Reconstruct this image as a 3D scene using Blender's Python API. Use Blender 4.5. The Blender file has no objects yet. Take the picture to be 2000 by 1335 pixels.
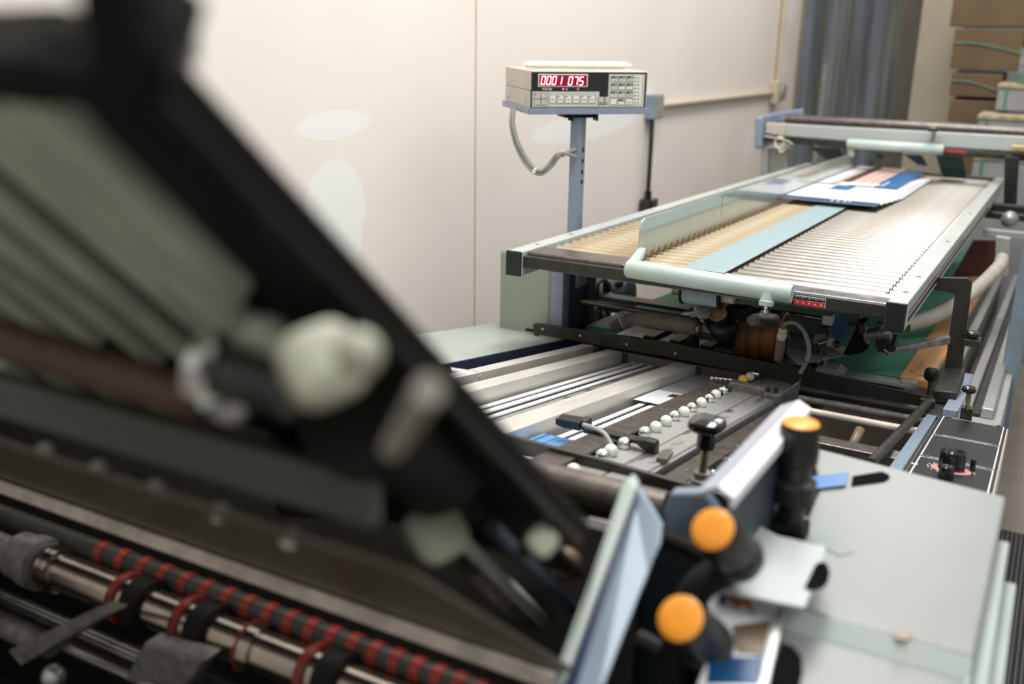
import bpy, bmesh, math, random
from mathutils import Vector as V, Matrix
random.seed(7)
SC = bpy.context.scene
COL = SC.collection
# ---------------------------------------------------------------- camera model
F = 1944.0
YAW, PITCH, ROLL = (math.radians(a) for a in (28.6, 17.57, 1.0))
CAM = V((0, 0, 1.65))
def axes():
    cy, sy = math.cos(YAW), math.sin(YAW)
    f = V((-sy*math.cos(PITCH), cy*math.cos(PITCH), -math.sin(PITCH)))
    r = V((cy, sy, 0)); u = r.cross(f)
    c, s = math.cos(ROLL), math.sin(ROLL)
    return c*r + s*u, -s*r + c*u, f
RX, UY, FZ = axes()
def ray(px, py):
    return FZ + (px-1000)/F*RX - (py-667.5)/F*UY
def P(px, py, **k):            # measured point on a plane x=, y=, z= or at depth d=
    d = ray(px, py); (a, v), = k.items()
    if a == 'd': return CAM + d*v
    i = 'xyz'.index(a)
    return CAM + d*((v-CAM[i])/d[i])
class Fr:                      # a working frame: x across, v along, w up
    def __init__(s, o, ang, rz=0.0):
        s.M = Matrix.Translation(V(o)) @ Matrix.Rotation(rz, 4, 'Z') @ Matrix.Rotation(ang, 4, 'X')
        s.I = s.M.inverted()
    def at(s, x, v, w=0): return s.M @ V((x, v, w))
    def px(s, px, py, w=0):
        n = (s.M.to_3x3() @ V((0, 0, 1))); p = s.M @ V((0, 0, w)); d = ray(px, py)
        return CAM + d*((p-CAM).dot(n)/d.dot(n))
    def loc(s, px, py, w=0): return s.I @ s.px(px, py, w)
    def n(s): return s.M.to_3x3() @ V((0, 0, 1))
T = Fr((0, 2.11, 1.12), -math.radians(2.18))      # roller table
R = Fr((0, 2.18, .856), -math.radians(9.85))      # register table
G = Fr((0, 2.5, .84), -math.radians(4.9))         # green feed board
_a = P(330, 130, d=.36)
PL = Fr((0, _a.y, _a.z), -math.radians(45))    # raised fold plate
W0 = Fr((0, 0, 0), 0)

# ---------------------------------------------------------------- materials
def mat(name, col, rough=.5, metal=0.0, var=.12, scale=12.0, stretch=(1, 1, 1), bump=0.0, bscale=200.0, emit=0.0,
        col2=None, spec=.5, lo=.35, hi=.65, rvar=0.0, coat=0.0):
    m = bpy.data.materials.new(name); m.use_nodes = True
    nt = m.node_tree; N = nt.nodes; L = nt.links
    b = N['Principled BSDF']
    b.inputs['Roughness'].default_value = rough
    b.inputs['Metallic'].default_value = metal
    b.inputs['Specular IOR Level'].default_value = spec
    b.inputs['Coat Weight'].default_value = coat
    tc = N.new('ShaderNodeTexCoord'); mp = N.new('ShaderNodeMapping')
    mp.inputs['Scale'].default_value = stretch
    L.new(tc.outputs['Object'], mp.inputs['Vector'])
    nz = N.new('ShaderNodeTexNoise'); nz.inputs['Scale'].default_value = scale; nz.inputs['Detail'].default_value = 6
    L.new(mp.outputs[0], nz.inputs['Vector'])
    rp = N.new('ShaderNodeValToRGB')
    c2 = col2 if col2 else tuple(min(1, c*(1+var)) for c in col)
    c1 = col if col2 else tuple(c*(1-var) for c in col)
    rp.color_ramp.elements[0].position = lo; rp.color_ramp.elements[1].position = hi
    rp.color_ramp.elements[0].color = (*c1, 1); rp.color_ramp.elements[1].color = (*c2, 1)
    L.new(nz.outputs['Fac'], rp.inputs['Fac']); L.new(rp.outputs['Color'], b.inputs['Base Color'])
    if rvar:
        mr = N.new('ShaderNodeMapRange'); mr.inputs['To Min'].default_value = max(.02, rough-rvar); mr.inputs['To Max'].default_value = min(1, rough+rvar)
        L.new(nz.outputs['Fac'], mr.inputs['Value']); L.new(mr.outputs[0], b.inputs['Roughness'])
    if bump:
        n2 = N.new('ShaderNodeTexNoise'); n2.inputs['Scale'].default_value = bscale
        L.new(mp.outputs[0], n2.inputs['Vector'])
        bp = N.new('ShaderNodeBump'); bp.inputs['Strength'].default_value = bump; bp.inputs['Distance'].default_value = .002
        L.new(n2.outputs['Fac'], bp.inputs['Height']); L.new(bp.outputs[0], b.inputs['Normal'])
    if emit:
        L.new(rp.outputs['Color'], b.inputs['Emission Color']); b.inputs['Emission Strength'].default_value = emit
    return m
MT = dict(
 alu=mat('aluminium', (.52, .52, .50), .38, .85, .10, 8, (1, .1, 1), .15, 300, rvar=.08),
 alubar=mat('milled_bar', (.72, .69, .63), .42, .5, .07, 20, (6, .4, 1), .1, 400, rvar=.1),
 steel=mat('steel', (.35, .35, .34), .3, 1, .15, 30, rvar=.12),
 bright=mat('bright_steel', (.7, .7, .68), .18, 1, .06, 30),
 chrome=mat('chrome', (.85, .85, .87), .05, 1, .02),
 dsteel=mat('dusty_steel', (.22, .21, .195), .5, .55, .25, 60, bump=.2, rvar=.1),
 dust=mat('dusty_plate', (.33, .325, .31), .5, .4, .12, 400, (1, 1, 1), .3, 500),
 scuff=mat('scuffed_plate', (.06, .06, .06), .55, .3, .3, 9, (3, .8, 1), .3, 400, col2=(.30, .29, .28), lo=.38, hi=.46),
 gun=mat('gunmetal_bar', (.050, .048, .042), .5, .5, .15, 30, bump=.1),
 brown=mat('brown_steel', (.15, .13, .115), .32, .6, .2, 40, bump=.15),
 black=mat('black_paint', (.012, .012, .012), .35, 0, .2, 30),
 matte=mat('matte_black', (.008, .008, .007), .6, 0, .2, 30, spec=.2),
 shiny=mat('black_plastic', (.006, .006, .007), .08, 0, .1, 10, coat=.6),
 white=mat('white_paint', (.245, .255, .245), .32, .0, .05, 5, bump=.05),
 beam=mat('pale_beam', (.42, .45, .435), .4, .0, .05, 9),
 green=mat('pale_green_paint', (.36, .41, .375), .35, 0, .07, 6, bump=.05, bscale=90),
 greent=mat('pale_green_tube', (.44, .53, .48), .3, 0, .05, 16, bump=.12, bscale=140),
 cab=mat('grey_green_paint', (.30, .34, .27), .5, 0, .08, 4, bump=.08),
 blue=mat('blue_grey_hammered', (.26, .31, .40), .38, .1, .18, 220, bump=.5, bscale=350),
 blue2=mat('blue_grey_paint', (.21, .27, .33), .35, .05, .08, 9, bump=.06),
 navy=mat('navy_paint', (.018, .028, .07), .4, 0, .15, 8),
 dnavy=mat('dark_slate', (.03, .045, .06), .5, .1, .3, 14),
 belt=mat('pale_blue_belt', (.25, .335, .35), .6, 0, .06, 25, (6, 1, 1), .1, 300),
 gbelt=mat('green_belt', (.042, .18, .108), .6, 0, .22, 5, (1, 1, 1), .12, 120),
 dgreen=mat('dark_green_strap', (.06, .10, .085), .4, 0, .2, 8),
 wood=mat('plywood', (.50, .25, .10), .5, 0, .2, 8, (5, .6, 1), .1, 80),
 wood2=mat('pale_wood', (.55, .36, .18), .6, 0, .2, 8),
 roller=mat('roller_sleeve', (.20, .115, .04), .17, 0, .2, 6, (1.5, 2, 2), .08, 60, col2=(.50, .42, .28), rvar=.06, lo=.36, hi=.66, coat=1.0),
 sheen=mat('roller_sheen', (.20, .180, .150), .30, .6, .1, 9, (1.2, 3, 3), .05, 60, col2=(.28, .27, .25), coat=.0),  # right part of the same rollers, recoloured to paint in their sheen
 amber=mat('amber_rubber', (.20, .085, .015), .45, 0, .25, 14),
 orange=mat('orange_cap', (.90, .33, .03), .3, 0, .05, 10),
 grey=mat('grey_plastic', (.30, .30, .28), .45, 0, .1, 10),
 cable=mat('grey_cable', (.36, .37, .34), .45, 0, .05, 30),
 hose=mat('dusty_hose', (.20, .17, .125), .75, 0, .25, 30, bump=.3),
 hosel=mat('pale_hose', (.36, .34, .28), .6, 0, .12, 20),
 doorc=mat('dim_door', (.10, .088, .07), .6, 0, .1, 6),
 shade_green=mat('painted_shade_green', (.24, .28, .25), .45, 0, .05, 6),  # cover green darkened to paint in shading
 white2=mat('clean_white_paint', (.42, .45, .45), .35, 0, .04, 6),
 rust=mat('rust_spot', (.33, .28, .22), .6, 0, .1, 20),
 greeng=mat('glossy_green_guide', (.38, .45, .41), .16, 0, .05, 6, coat=.6),
 beamg=mat('greenish_beam', (.07, .075, .06), .5, .1, .1, 12),
 rodb=mat('pale_thin_rod', (.74, .76, .68), .4, .1, .05, 20),
 shaftm=mat('worn_shaft', (.42, .38, .33), .2, 1, .12, 30),
 void=mat('dark_opening', (.004, .004, .004), .9, 0, .1, 10, spec=.05),
 lav=mat('lavender_shade', (.40, .42, .47), .4, 0, .05, 9),  # tone of the angle strip's shaded side, put into the colour
 glass=mat('milky_glass', (.66, .70, .60), .12, 0, .05, 20, coat=.6),
 yellow=mat('yellow_ball', (.75, .50, .05), .2, 0, .1, 12, coat=.4),
 red=mat('red_ring', (.20, .020, .012), .35, 0, .15, 12),
 redp=mat('red_print', (.65, .03, .03), .4, 0, .05, 10),
 whitep=mat('white_print', (.85, .85, .85), .4, 0, .03, 10),
 paper=mat('paper', (.86, .86, .90), .35, 0, .03, 6),
 pnavy=mat('navy_print', (.008, .06, .16), .25, 0, .1, 8),
 pblue=mat('blue_print', (.012, .14, .38), .25, 0, .1, 8),
 plight=mat('light_blue_print', (.14, .32, .62), .25, 0, .1, 8),
 ppink=mat('pink_print', (.78, .56, .50), .3, 0, .12, 20, (8, 1, 1)),
 pbrown=mat('brown_print', (.09, .03, .025), .3, 0, .2, 20),
 porange=mat('orange_print', (.68, .22, .10), .3, 0, .2, 20),
 pcream=mat('cream_print', (.65, .60, .48), .3, 0, .1, 20),
 pgrey=mat('text_grey_print', (.35, .36, .38), .4, 0, .5, 60, (.3, 9, 1)),
 ptan=mat('tan_print', (.17, .12, .07), .4, 0, .2, 8),
 cream=mat('cream_plastic', (.88, .86, .68), .35, 0, .03, 6),
 creamk=mat('cream_knob', (.42, .42, .32), .4, 0, .15, 20),
 beige=mat('beige_enamel', (.52, .48, .41), .4, 0, .05, 6),
 panel=mat('dark_panel', (.018, .020, .021), .35, 0, .1, 10),
 key=mat('key_plate', (.55, .56, .48), .45, 0, .05, 30),
 keyw=mat('key_white', (.78, .79, .70), .4, 0, .03, 30),
 keyd=mat('key_grey', (.16, .16, .15), .4, 0, .1, 30),
 led=mat('led_digit', (1.0, .42, .50), .4, 0, .02, 10, emit=3.2),
 ledr=mat('led_lamp', (1.0, .10, .16), .4, 0, .02, 10, emit=2.0),
 window=mat('red_window', (.30, .0, .02), .3, 0, .25, 50, emit=.10),
 platem=mat('plate_backing', (.022, .022, .018), .7, 0, .2, 20, spec=.2),
 rodm=mat('plate_rod', (.50, .53, .44), .45, .1, .1, 20),
 brownrod=mat('rusty_tube', (.09, .055, .035), .5, .4, .2, 20),
 sheetm=mat('brown_sheet', (.115, .10, .072), .42, .3, .2, 30, (1, 5, 5)),
 lightbar=mat('worn_bar', (.66, .58, .50), .45, .2, .2, 30),
 ptex=mat('control_face', (.014, .014, .015), .32, 0, .4, 180, bump=.5, bscale=500),
 pink=mat('pink_dial', (.60, .28, .26), .5, 0, .1, 20),
 carton=mat('carton', (.13, .085, .045), .8, 0, .12, 5),
 strapg=mat('green_strap', (.08, .20, .13), .45, 0, .1, 10),
 wrap=mat('grey_wrap', (.27, .27, .28), .5, 0, .1, 6),
 wood3=mat('chip_lid', (.34, .29, .18), .8, 0, .3, 30),
 tan=mat('tan_wallboard', (.36, .32, .25), .8, 0, .05, 5),
 conduit=mat('painted_conduit', (.58, .50, .38), .5, 0, .06, 20),
 dmetal=mat('dark_metal', (.045, .045, .042), .38, .6, .3, 30),
 brass=mat('brass_stem', (.42, .36, .20), .3, .9, .15, 40),
 castal=mat('cast_aluminium', (.30, .30, .29), .4, .7, .2, 60, bump=.3),
 gold=mat('gold_cap', (.55, .42, .22), .35, .6, .2, 50),
)
def strip_mat(name, col, alpha):
    m = mat(name, col, .18, 0, .35, 3, (6, 6, .35)); nt = m.node_tree
    b = nt.nodes['Principled BSDF']; b.inputs['Alpha'].default_value = alpha
    return m
MT['strip1'] = strip_mat('vinyl_blue', (.20, .22, .25), .82)
MT['strip2'] = strip_mat('vinyl_green', (.22, .24, .21), .75)
MT['strip3'] = strip_mat('vinyl_grey', (.26, .28, .30), .78)
MT['clear'] = strip_mat('bottle_clear', (.30, .22, .20), .7)
# wall paint: overspread patches of white filler on cream plasterboard
def wall_mat():
    m = mat('wall_paint', (.83, .76, .70), .75, 0, .03, 1.5); nt = m.node_tree; N = nt.nodes; L = nt.links
    b = N['Principled BSDF']; base = b.inputs['Base Color'].links[0].from_socket
    tc = N.new('ShaderNodeTexCoord'); nz = N.new('ShaderNodeTexNoise'); nz.inputs['Scale'].default_value = 9
    geo = N.new('ShaderNodeNewGeometry')
    L.new(geo.outputs['Position'], nz.inputs['Vector'])
    acc = base
    # (y, z, half width, half height) of each filler patch in metres on the wall
    pts = []
    for (cx, cy, wx, wy) in ((655, 243, 70, 28), (657, 405, 57, 95), (657, 470, 52, 60), (1145, 248, 90, 26), (1548, 20, 10, 22), (1526, 125, 9, 26), (1462, 280, 10, 40), (1500, 335, 12, 24)):
        c = P(cx, cy, x=-1.75); a = P(cx+wx, cy, x=-1.75); e = P(cx, cy-wy, x=-1.75)
        pts.append((c.y, c.z, abs(a.y-c.y), abs(e.z-c.z)))
    for (y, z, hy, hz) in pts:
        sub = N.new('ShaderNodeVectorMath'); sub.operation = 'SUBTRACT'; sub.inputs[1].default_value = (0, y, z)
        L.new(geo.outputs['Position'], sub.inputs[0])
        mul = N.new('ShaderNodeVectorMath'); mul.operation = 'MULTIPLY'; mul.inputs[1].default_value = (0, 1/hy, 1/hz)
        L.new(sub.outputs[0], mul.inputs[0])
        ln = N.new('ShaderNodeVectorMath'); ln.operation = 'LENGTH'; L.new(mul.outputs[0], ln.inputs[0])
        ad = N.new('ShaderNodeMath'); ad.operation = 'MULTIPLY_ADD'; L.new(nz.outputs['Fac'], ad.inputs[0]); ad.inputs[1].default_value = .35; L.new(ln.outputs['Value'], ad.inputs[2])
        mr = N.new('ShaderNodeMapRange'); mr.inputs['From Min'].default_value = 1.12; mr.inputs['From Max'].default_value = 1.20
        mr.inputs['To Min'].default_value = .8; mr.inputs['To Max'].default_value = 0
        L.new(ad.outputs[0], mr.inputs['Value'])
        mx = N.new('ShaderNodeMix'); mx.data_type = 'RGBA'
        L.new(mr.outputs[0], mx.inputs['Factor']); L.new(acc, mx.inputs['A']); mx.inputs['B'].default_value = (.86, .86, .83, 1)
        acc = mx.outputs['Result']
    L.new(acc, b.inputs['Base Color'])
    return m
MT['wall'] = wall_mat()
MT['floor'] = mat('concrete', (.25, .215, .18), .6, 0, .15, 4, bump=.15, bscale=60)
def ribbed():
    m = mat('ribbed_rubber', (.05, .05, .055), .6); nt = m.node_tree; N = nt.nodes; L = nt.links
    tc = N.new('ShaderNodeTexCoord'); wv = N.new('ShaderNodeTexWave'); wv.inputs['Scale'].default_value = 22; wv.bands_direction = 'X'
    L.new(tc.outputs['Object'], wv.inputs['Vector'])
    bp = N.new('ShaderNodeBump'); bp.inputs['Strength'].default_value = 1; bp.inputs['Distance'].default_value = .006
    L.new(wv.outputs['Fac'], bp.inputs['Height']); L.new(bp.outputs[0], N['Principled BSDF'].inputs['Normal'])
    rp = N.new('ShaderNodeValToRGB'); rp.color_ramp.elements[0].color = (.02, .02, .022, 1); rp.color_ramp.elements[1].color = (.12, .115, .11, 1)
    L.new(wv.outputs['Fac'], rp.inputs['Fac']); L.new(rp.outputs[0], N['Principled BSDF'].inputs['Base Color'])
    return m
MT['mat'] = ribbed()

# ---------------------------------------------------------------- mesh helpers
ORG = {}
def tag(o, label=None, cat=None, group=None, kind=None):
    if label: o['label'] = label
    if cat: o['category'] = cat
    if group: o['group'] = group
    if kind: o['kind'] = kind
    return o
def thing(name, label, cat, loc, group=None):
    o = bpy.data.objects.new(name, None); COL.objects.link(o); o.location = loc
    o.empty_display_size = .05; ORG[o] = V(loc)
    return tag(o, label, cat, group)
class MB:
    def __init__(s): s.v = []; s.f = []; s.mi = []; s.cur = 0; s.sm = []
    def m(s, i): s.cur = i; return s
    def add(s, vs, fs, smooth=False):
        n = len(s.v); s.v += [V(a) for a in vs]
        for f in fs: s.f.append([i+n for i in f]); s.mi.append(s.cur); s.sm.append(smooth)
        return s
    def box(s, fr, x0, x1, y0, y1, z0, z1):
        c = [fr.at(x, y, z) for x in (x0, x1) for y in (y0, y1) for z in (z0, z1)]
        return s.add(c, [(0, 1, 3, 2), (4, 6, 7, 5), (0, 4, 5, 1), (2, 3, 7, 6), (0, 2, 6, 4), (1, 5, 7, 3)])
    def prism(s, pts, d):
        pts = [V(p) for p in pts]; d = V(d); n = len(pts)
        vs = pts + [p+d for p in pts]
        return s.add(vs, [list(range(n)), list(range(2*n-1, n-1, -1))] + [(i, (i+1) % n, (i+1) % n+n, i+n) for i in range(n)])
    def rings(s, rings, smooth=True, caps=True):
        k = len(rings[0]); vs = [p for r in rings for p in r]; fs = []
        for a in range(len(rings)-1):
            for i in range(k):
                fs.append((a*k+i, a*k+(i+1) % k, (a+1)*k+(i+1) % k, (a+1)*k+i))
        s.add(vs, fs, smooth)
        if caps:
            n = len(rings)
            s.add(rings[0], [list(range(k))[::-1]]); s.add(rings[-1], [list(range(k))])
        return s
    def lathe(s, a, axis, prof, n=24, caps=True):       # prof: (radius, height along axis)
        a = V(a); ax = V(axis).normalized(); t = ax.orthogonal().normalized(); b = ax.cross(t)
        rr = []
        for r, h in prof:
            rr.append([a + ax*h + (t*math.cos(2*math.pi*i/n) + b*math.sin(2*math.pi*i/n))*max(r, 1e-5) for i in range(n)])
        return s.rings(rr, True, caps)
    def cyl(s, a, b, r, r2=None, n=20):
        a, b = V(a), V(b); return s.lathe(a, b-a, [(r, 0), (r2 if r2 else r, (b-a).length)], n)
    def tube(s, path, r, n=10, sub=6, ribs=0):
        pts = [V(p) for p in path]
        if sub and len(pts) > 2:                         # Catmull-Rom smoothing
            q = [pts[0]] + pts + [pts[-1]]; out = []
            for i in range(1, len(q)-2):
                for k in range(sub):
                    t = k/sub; a, b, c, d = q[i-1], q[i], q[i+1], q[i+2]
                    out.append(.5*((2*b)+(c-a)*t+(2*a-5*b+4*c-d)*t*t+(3*b-a-3*c+d)*t**3))
            pts = out + [pts[-1]]
        t0 = (pts[1]-pts[0]).normalized(); nrm = t0.orthogonal().normalized(); rr = []
        for i, p in enumerate(pts):
            t = (pts[min(i+1, len(pts)-1)] - pts[max(i-1, 0)]).normalized()
            nrm = (nrm - t*nrm.dot(t)).normalized(); b = t.cross(nrm)
            ri = r*(1+(ribs if i % 2 else 0))
            rr.append([p + (nrm*math.cos(2*math.pi*j/n)+b*math.sin(2*math.pi*j/n))*ri for j in range(n)])
        return s.rings(rr)
    def ball(s, c, r, n=16, sq=1.0):
        prof = [(r*math.sin(math.pi*i/n), -r*math.cos(math.pi*i/n)*sq) for i in range(n+1)]
        return s.lathe(c, (0, 0, 1), prof, n*2, False)
    def build(s, name, mats, parent=None, bevel=0.0, label=None, cat=None, group=None, kind=None, seg=2, org=None):
        if not isinstance(mats, (list, tuple)): mats = [mats]
        if parent is not None:
            o0 = ORG[parent]
        elif org is not None: o0 = V(org)
        else:
            lo = [min(v[i] for v in s.v) for i in range(3)]; hi = [max(v[i] for v in s.v) for i in range(3)]
            o0 = V(((lo[0]+hi[0])/2, (lo[1]+hi[1])/2, lo[2]))
        me = bpy.data.meshes.new(name)
        me.from_pydata([v-o0 for v in s.v], [], s.f)
        for m_ in mats: me.materials.append(MT[m_])
        for i, p in enumerate(me.polygons): p.material_index = s.mi[i]; p.use_smooth = s.sm[i]
        bm = bmesh.new(); bm.from_mesh(me)
        bmesh.ops.remove_doubles(bm, verts=bm.verts, dist=1e-6)
        bmesh.ops.recalc_face_normals(bm, faces=bm.faces)
        for e in bm.edges:
            if len(e.link_faces) == 2 and e.calc_face_angle(0) > math.radians(38): e.smooth = False
        bm.to_mesh(me); bm.free()
        o = bpy.data.objects.new(name, me); COL.objects.link(o)
        if parent is not None: o.parent = parent; ORG[o] = o0
        else: o.location = o0; ORG[o] = o0
        if bevel:
            b = o.modifiers.new('bevel', 'BEVEL'); b.width = bevel; b.segments = seg; b.limit_method = 'ANGLE'; b.angle_limit = math.radians(40)
            b.harden_normals = False
        return tag(o, label, cat, group, kind)
def B(name, m_, parent, fr, x0, x1, y0, y1, z0, z1, bevel=0.0, **k):
    return MB().box(fr, x0, x1, y0, y1, z0, z1).build(name, m_, parent, bevel, **k)
def cop(root, delta, label=None):                        # a thing with copies of its parts and sub-parts
    c = root.copy(); COL.objects.link(c); c.location = root.location + V(delta); ORG[c] = ORG[root]
    if label: c['label'] = label
    for ch in list(root.children):
        d = ch.copy(); COL.objects.link(d); d.parent = c
        for g in list(ch.children):
            e = g.copy(); COL.objects.link(e); e.parent = d
    return c
def text(body, fr, x, y, z, size, m_, parent, name='lettering', sx=1.0, shear=0.0):
    cu = bpy.data.curves.new('t', 'FONT'); cu.body = body; cu.size = size; cu.extrude = .0003; cu.align_x = 'CENTER'; cu.align_y = 'CENTER'; cu.shear = shear
    cu.resolution_u = 3
    to = bpy.data.objects.new('t', cu); COL.objects.link(to)
    dg = bpy.context.evaluated_depsgraph_get(); dg.update()
    me = bpy.data.meshes.new_from_object(to.evaluated_get(dg)); bpy.data.objects.remove(to)
    me.transform(fr.M @ Matrix.Translation((x, y, z)) @ Matrix.Diagonal((sx, 1, 1, 1)))
    me.transform(Matrix.Translation(-ORG[parent])); me.materials.clear(); me.materials.append(MT[m_])
    o = bpy.data.objects.new(name, me); COL.objects.link(o); o.parent = parent; ORG[o] = ORG[parent]
    return o
# ================================================================ ROOM
XW = -1.75
yend = P(1556, 100, x=XW).y
B('floor', 'floor', None, W0, -4.5, 4.5, -1.5, 11, -.1, 0, kind='structure')
B('wall_left', 'wall', None, W0, XW-.12, XW, -1.2, yend, 0, 3.9, kind='structure', org=(0, 0, 0))
sy = P(928, 300, x=XW).y
B('trim_1', 'conduit', None, W0, XW, XW+.002, sy-.004, sy+.004, 0, 3.9, kind='structure')
B('trim_2', 'tan', None, W0, XW-.12, XW+.012, yend, yend+.10, 0, 3.9, .004, kind='structure')
B('wall_back', 'grey', None, W0, -4.5, 4.5, 9.3, 9.4, 0, 3.2, kind='structure')
a, b_ = P(1797, 50, y=6.9), P(1886, 50, y=6.9)
B('door_1', 'doorc', None, W0, P(1760, 80, y=7.5).x, P(1800, 80, y=7.5).x, 7.5, 7.55, 0, 3.2, kind='structure')
B('wall_partition', 'tan', None, W0, a.x, b_.x, 6.9, 7.02, 0, 3.2, .004, kind='structure')
# ribbed mat lying beside the machine
m0 = P(1955, 1032, z=.012)
B('floor_mat', 'mat', None, W0, m0.x, m0.x+1.0, .9, m0.y, 0, .012, .003, label='dark ribbed rubber mat on the concrete floor beside the machine', cat='mat')
# vinyl strip curtain across the doorway
cur = thing('strip_curtain', 'grey blue vinyl strip curtain hanging in the doorway behind the machine', 'curtain', (-1.5, 7.7, 0))
edges = [1566, 1592, 1612, 1640, 1664, 1685, 1702, 1722, 1748, 1766]
for i in range(len(edges)-1):
    xa, xb = P(edges[i]-2, 80, y=7.7).x, P(edges[i+1]+5, 80, y=7.7).x
    dy = .03*(i % 2); n = 8
    pr = [(xa+(xb-xa)*k/n, 7.7+dy+.03*math.sin(math.pi*k/n)) for k in range(n+1)]
    mb = MB(); poly = [V((x, y, .05)) for x, y in pr] + [V((x, y+.004, .05)) for x, y in reversed(pr)]
    mb.prism(poly, (0, 0, 2.95)).build('strip', ['strip1', 'strip2', 'strip3', 'strip2', 'strip1', 'strip3', 'strip1', 'strip2', 'strip2'][i], cur)
B('rail', 'steel', cur, W0, P(1560, 80, y=7.7).x, P(1780, 80, y=7.7).x, 7.68, 7.76, 3.0, 3.04)
a = P(1612, 130, y=7.6); c = P(1603, 215, y=7.6)
tag(MB().cyl((a.x, 7.6, .0), (a.x, 7.6, a.z+.02), .012).build('pole', 'hosel'), 'thin pale pole leaning upright in front of the vinyl strip curtain', 'pole')
# cartons stacked against the partition
def pxbox(name, m_, x0, y0, x1, y1, Y, depth, bevel, parent=None, **k):
    p, q = P(x0, y0, y=Y), P(x1, y1, y=Y)
    return B(name, m_, parent, W0, min(p.x, q.x), max(p.x, q.x), Y, Y+depth, min(p.z, q.z), max(p.z, q.z), bevel, **k)
car = [('tan carton with green strap at the top of the stack by the partition', 1870, -60, 2030, 54),
       ('tan carton with green strap second from the top of the stack', 1866, 56, 1990, 138),
       ('creased tan carton low in the stack behind the wrapped ream packs', 1860, 141, 1952, 192),
       ('lowest visible tan carton under the creased carton in the stack', 1856, 194, 1945, 330)]
Yc = 6.3
for lab, x0, y0, x1, y1 in car:
    p, q = P(x0, y0, y=Yc), P(x1, y1, y=Yc)
    t = thing('carton', lab, 'box', ((p.x+q.x)/2, Yc+.2, q.z), 'cartons stacked by the partition')
    B('body', 'carton', t, W0, p.x, q.x, Yc, Yc+.4, 0 if y1 == 330 else q.z, p.z, .006)
    zz = p.z-(p.z-q.z)*.35
    MB().tube([(p.x-.002, Yc-.004, zz), ((p.x*.6+q.x*.4), Yc-.005, zz-.005), (q.x+.002, Yc-.004, zz-.05)], .005, 6).build('strap', 'strapg', t)
for lab, x0, y0, x1, y1, yy in (('grey wrapped ream pack on top of the stack at the right edge', 1951, 164, 2080, 222, 5.9),
                            ('wide grey wrapped ream pack below the smaller wrapped pack', 1912, 224, 2090, 300, 5.7),
                            ('tall grey wrapped bundle standing under the ream packs', 1903, 303, 2080, 470, 5.7)):
    p, q = P(x0, y0, y=yy), P(x1, y1, y=yy)
    t = thing('wrapped_pack', lab, 'package', ((p.x+q.x)/2, yy+.15, q.z), 'grey wrapped packs at the right edge')
    B('body', 'wrap', t, W0, p.x, q.x, yy, yy+.3, 0 if y1 == 470 else q.z, p.z-.02, .008)
    B('lid', 'wood3', t, W0, p.x-.005, q.x+.005, yy-.01, yy+.31, p.z-.02, p.z, .003)
    B('strap', 'strapg', t, W0, p.x+.035, p.x+.05, yy-.003, yy+.303, q.z, p.z-.019)
p = P(1990, 85, y=5.9)
t = thing('tape_roll_stack', 'small lilac and green rolls standing on the wrapped packs', 'rolls', (p.x+.05, 5.95, P(1990, 164, y=5.9).z))
zb = P(1990, 163, y=5.9).z
for k, mm in enumerate(('strapg', 'strip3', 'wrap', 'strip3')):
    MB().cyl((p.x+.07, 6.0, zb+k*.045), (p.x+.07, 6.0, zb+k*.045+.042), .06).build('roll', mm, t)

# ---------------- electrics on the wall
def conduit(name, pts, r, m_, lab, cat): tag(MB().tube(pts, r, 10, 5).build(name, m_), lab, cat)
c = P(1280, 208, x=XW+.03)
jb = thing('junction_box', 'grey metal junction box on the wall behind the counter display', 'junction box', (XW+.03, c.y, c.z-.06))
B('body', 'blue2', jb, W0, XW, XW+.05, c.y-.06, c.y+.055, c.z-.055, c.z+.055, .004)
B('cover', 'grey', jb, W0, XW+.05, XW+.054, c.y-.055, c.y+.05, c.z-.05, c.z+.05, .002)
c2 = P(1519, 180, x=XW+.03)
jc = thing('junction_box', 'painted junction box with round cover near the wall end', 'junction box', (XW+.03, c2.y, c2.z-.08))
B('body', 'conduit', jc, W0, XW, XW+.05, c2.y-.09, c2.y+.05, c2.z-.07, c2.z+.07, .008)
MB().cyl((XW+.05, c2.y+.03, c2.z), (XW+.07, c2.y+.03, c2.z), .05).build('cover', 'grey', jc)
conduit('conduit', [(XW+.02, c.y+.05, c.z), (XW+.02, (c.y+c2.y)/2, (c.z+c2.z)/2+.0), (XW+.02, c2.y-.1, c2.z)], .014, 'conduit', 'cream painted conduit running level along the wall', 'conduit')
conduit('conduit', [(XW+.02, c2.y, c2.z+.07), (XW+.02, c2.y, 2.3), (XW+.02, c2.y, 3.15)], .014, 'conduit', 'cream painted conduit rising to the ceiling near the wall end', 'conduit')
e = P(1265, 385, x=XW+.03)
conduit('power_cord', [(XW+.025, c.y-.02, c.z-.055), (XW+.03, c.y-.03, c.z-.2), (XW+.03, e.y, e.z+.02)], .011, 'dmetal', 'dark power cord dropping from the grey junction box', 'cord')
pl = thing('plug_connector', 'black cord connector hanging at the end of the power cord', 'plug', (XW+.04, e.y, e.z-.06))
MB().box(W0, XW+.005, XW+.07, e.y-.045, e.y+.045, e.z-.09, e.z-.005).build('body', 'shiny', pl, .008)
MB().cyl((XW+.03, e.y, e.z-.005), (XW+.03, e.y, e.z+.03), .018).build('strain_relief', 'shiny', pl)

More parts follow.
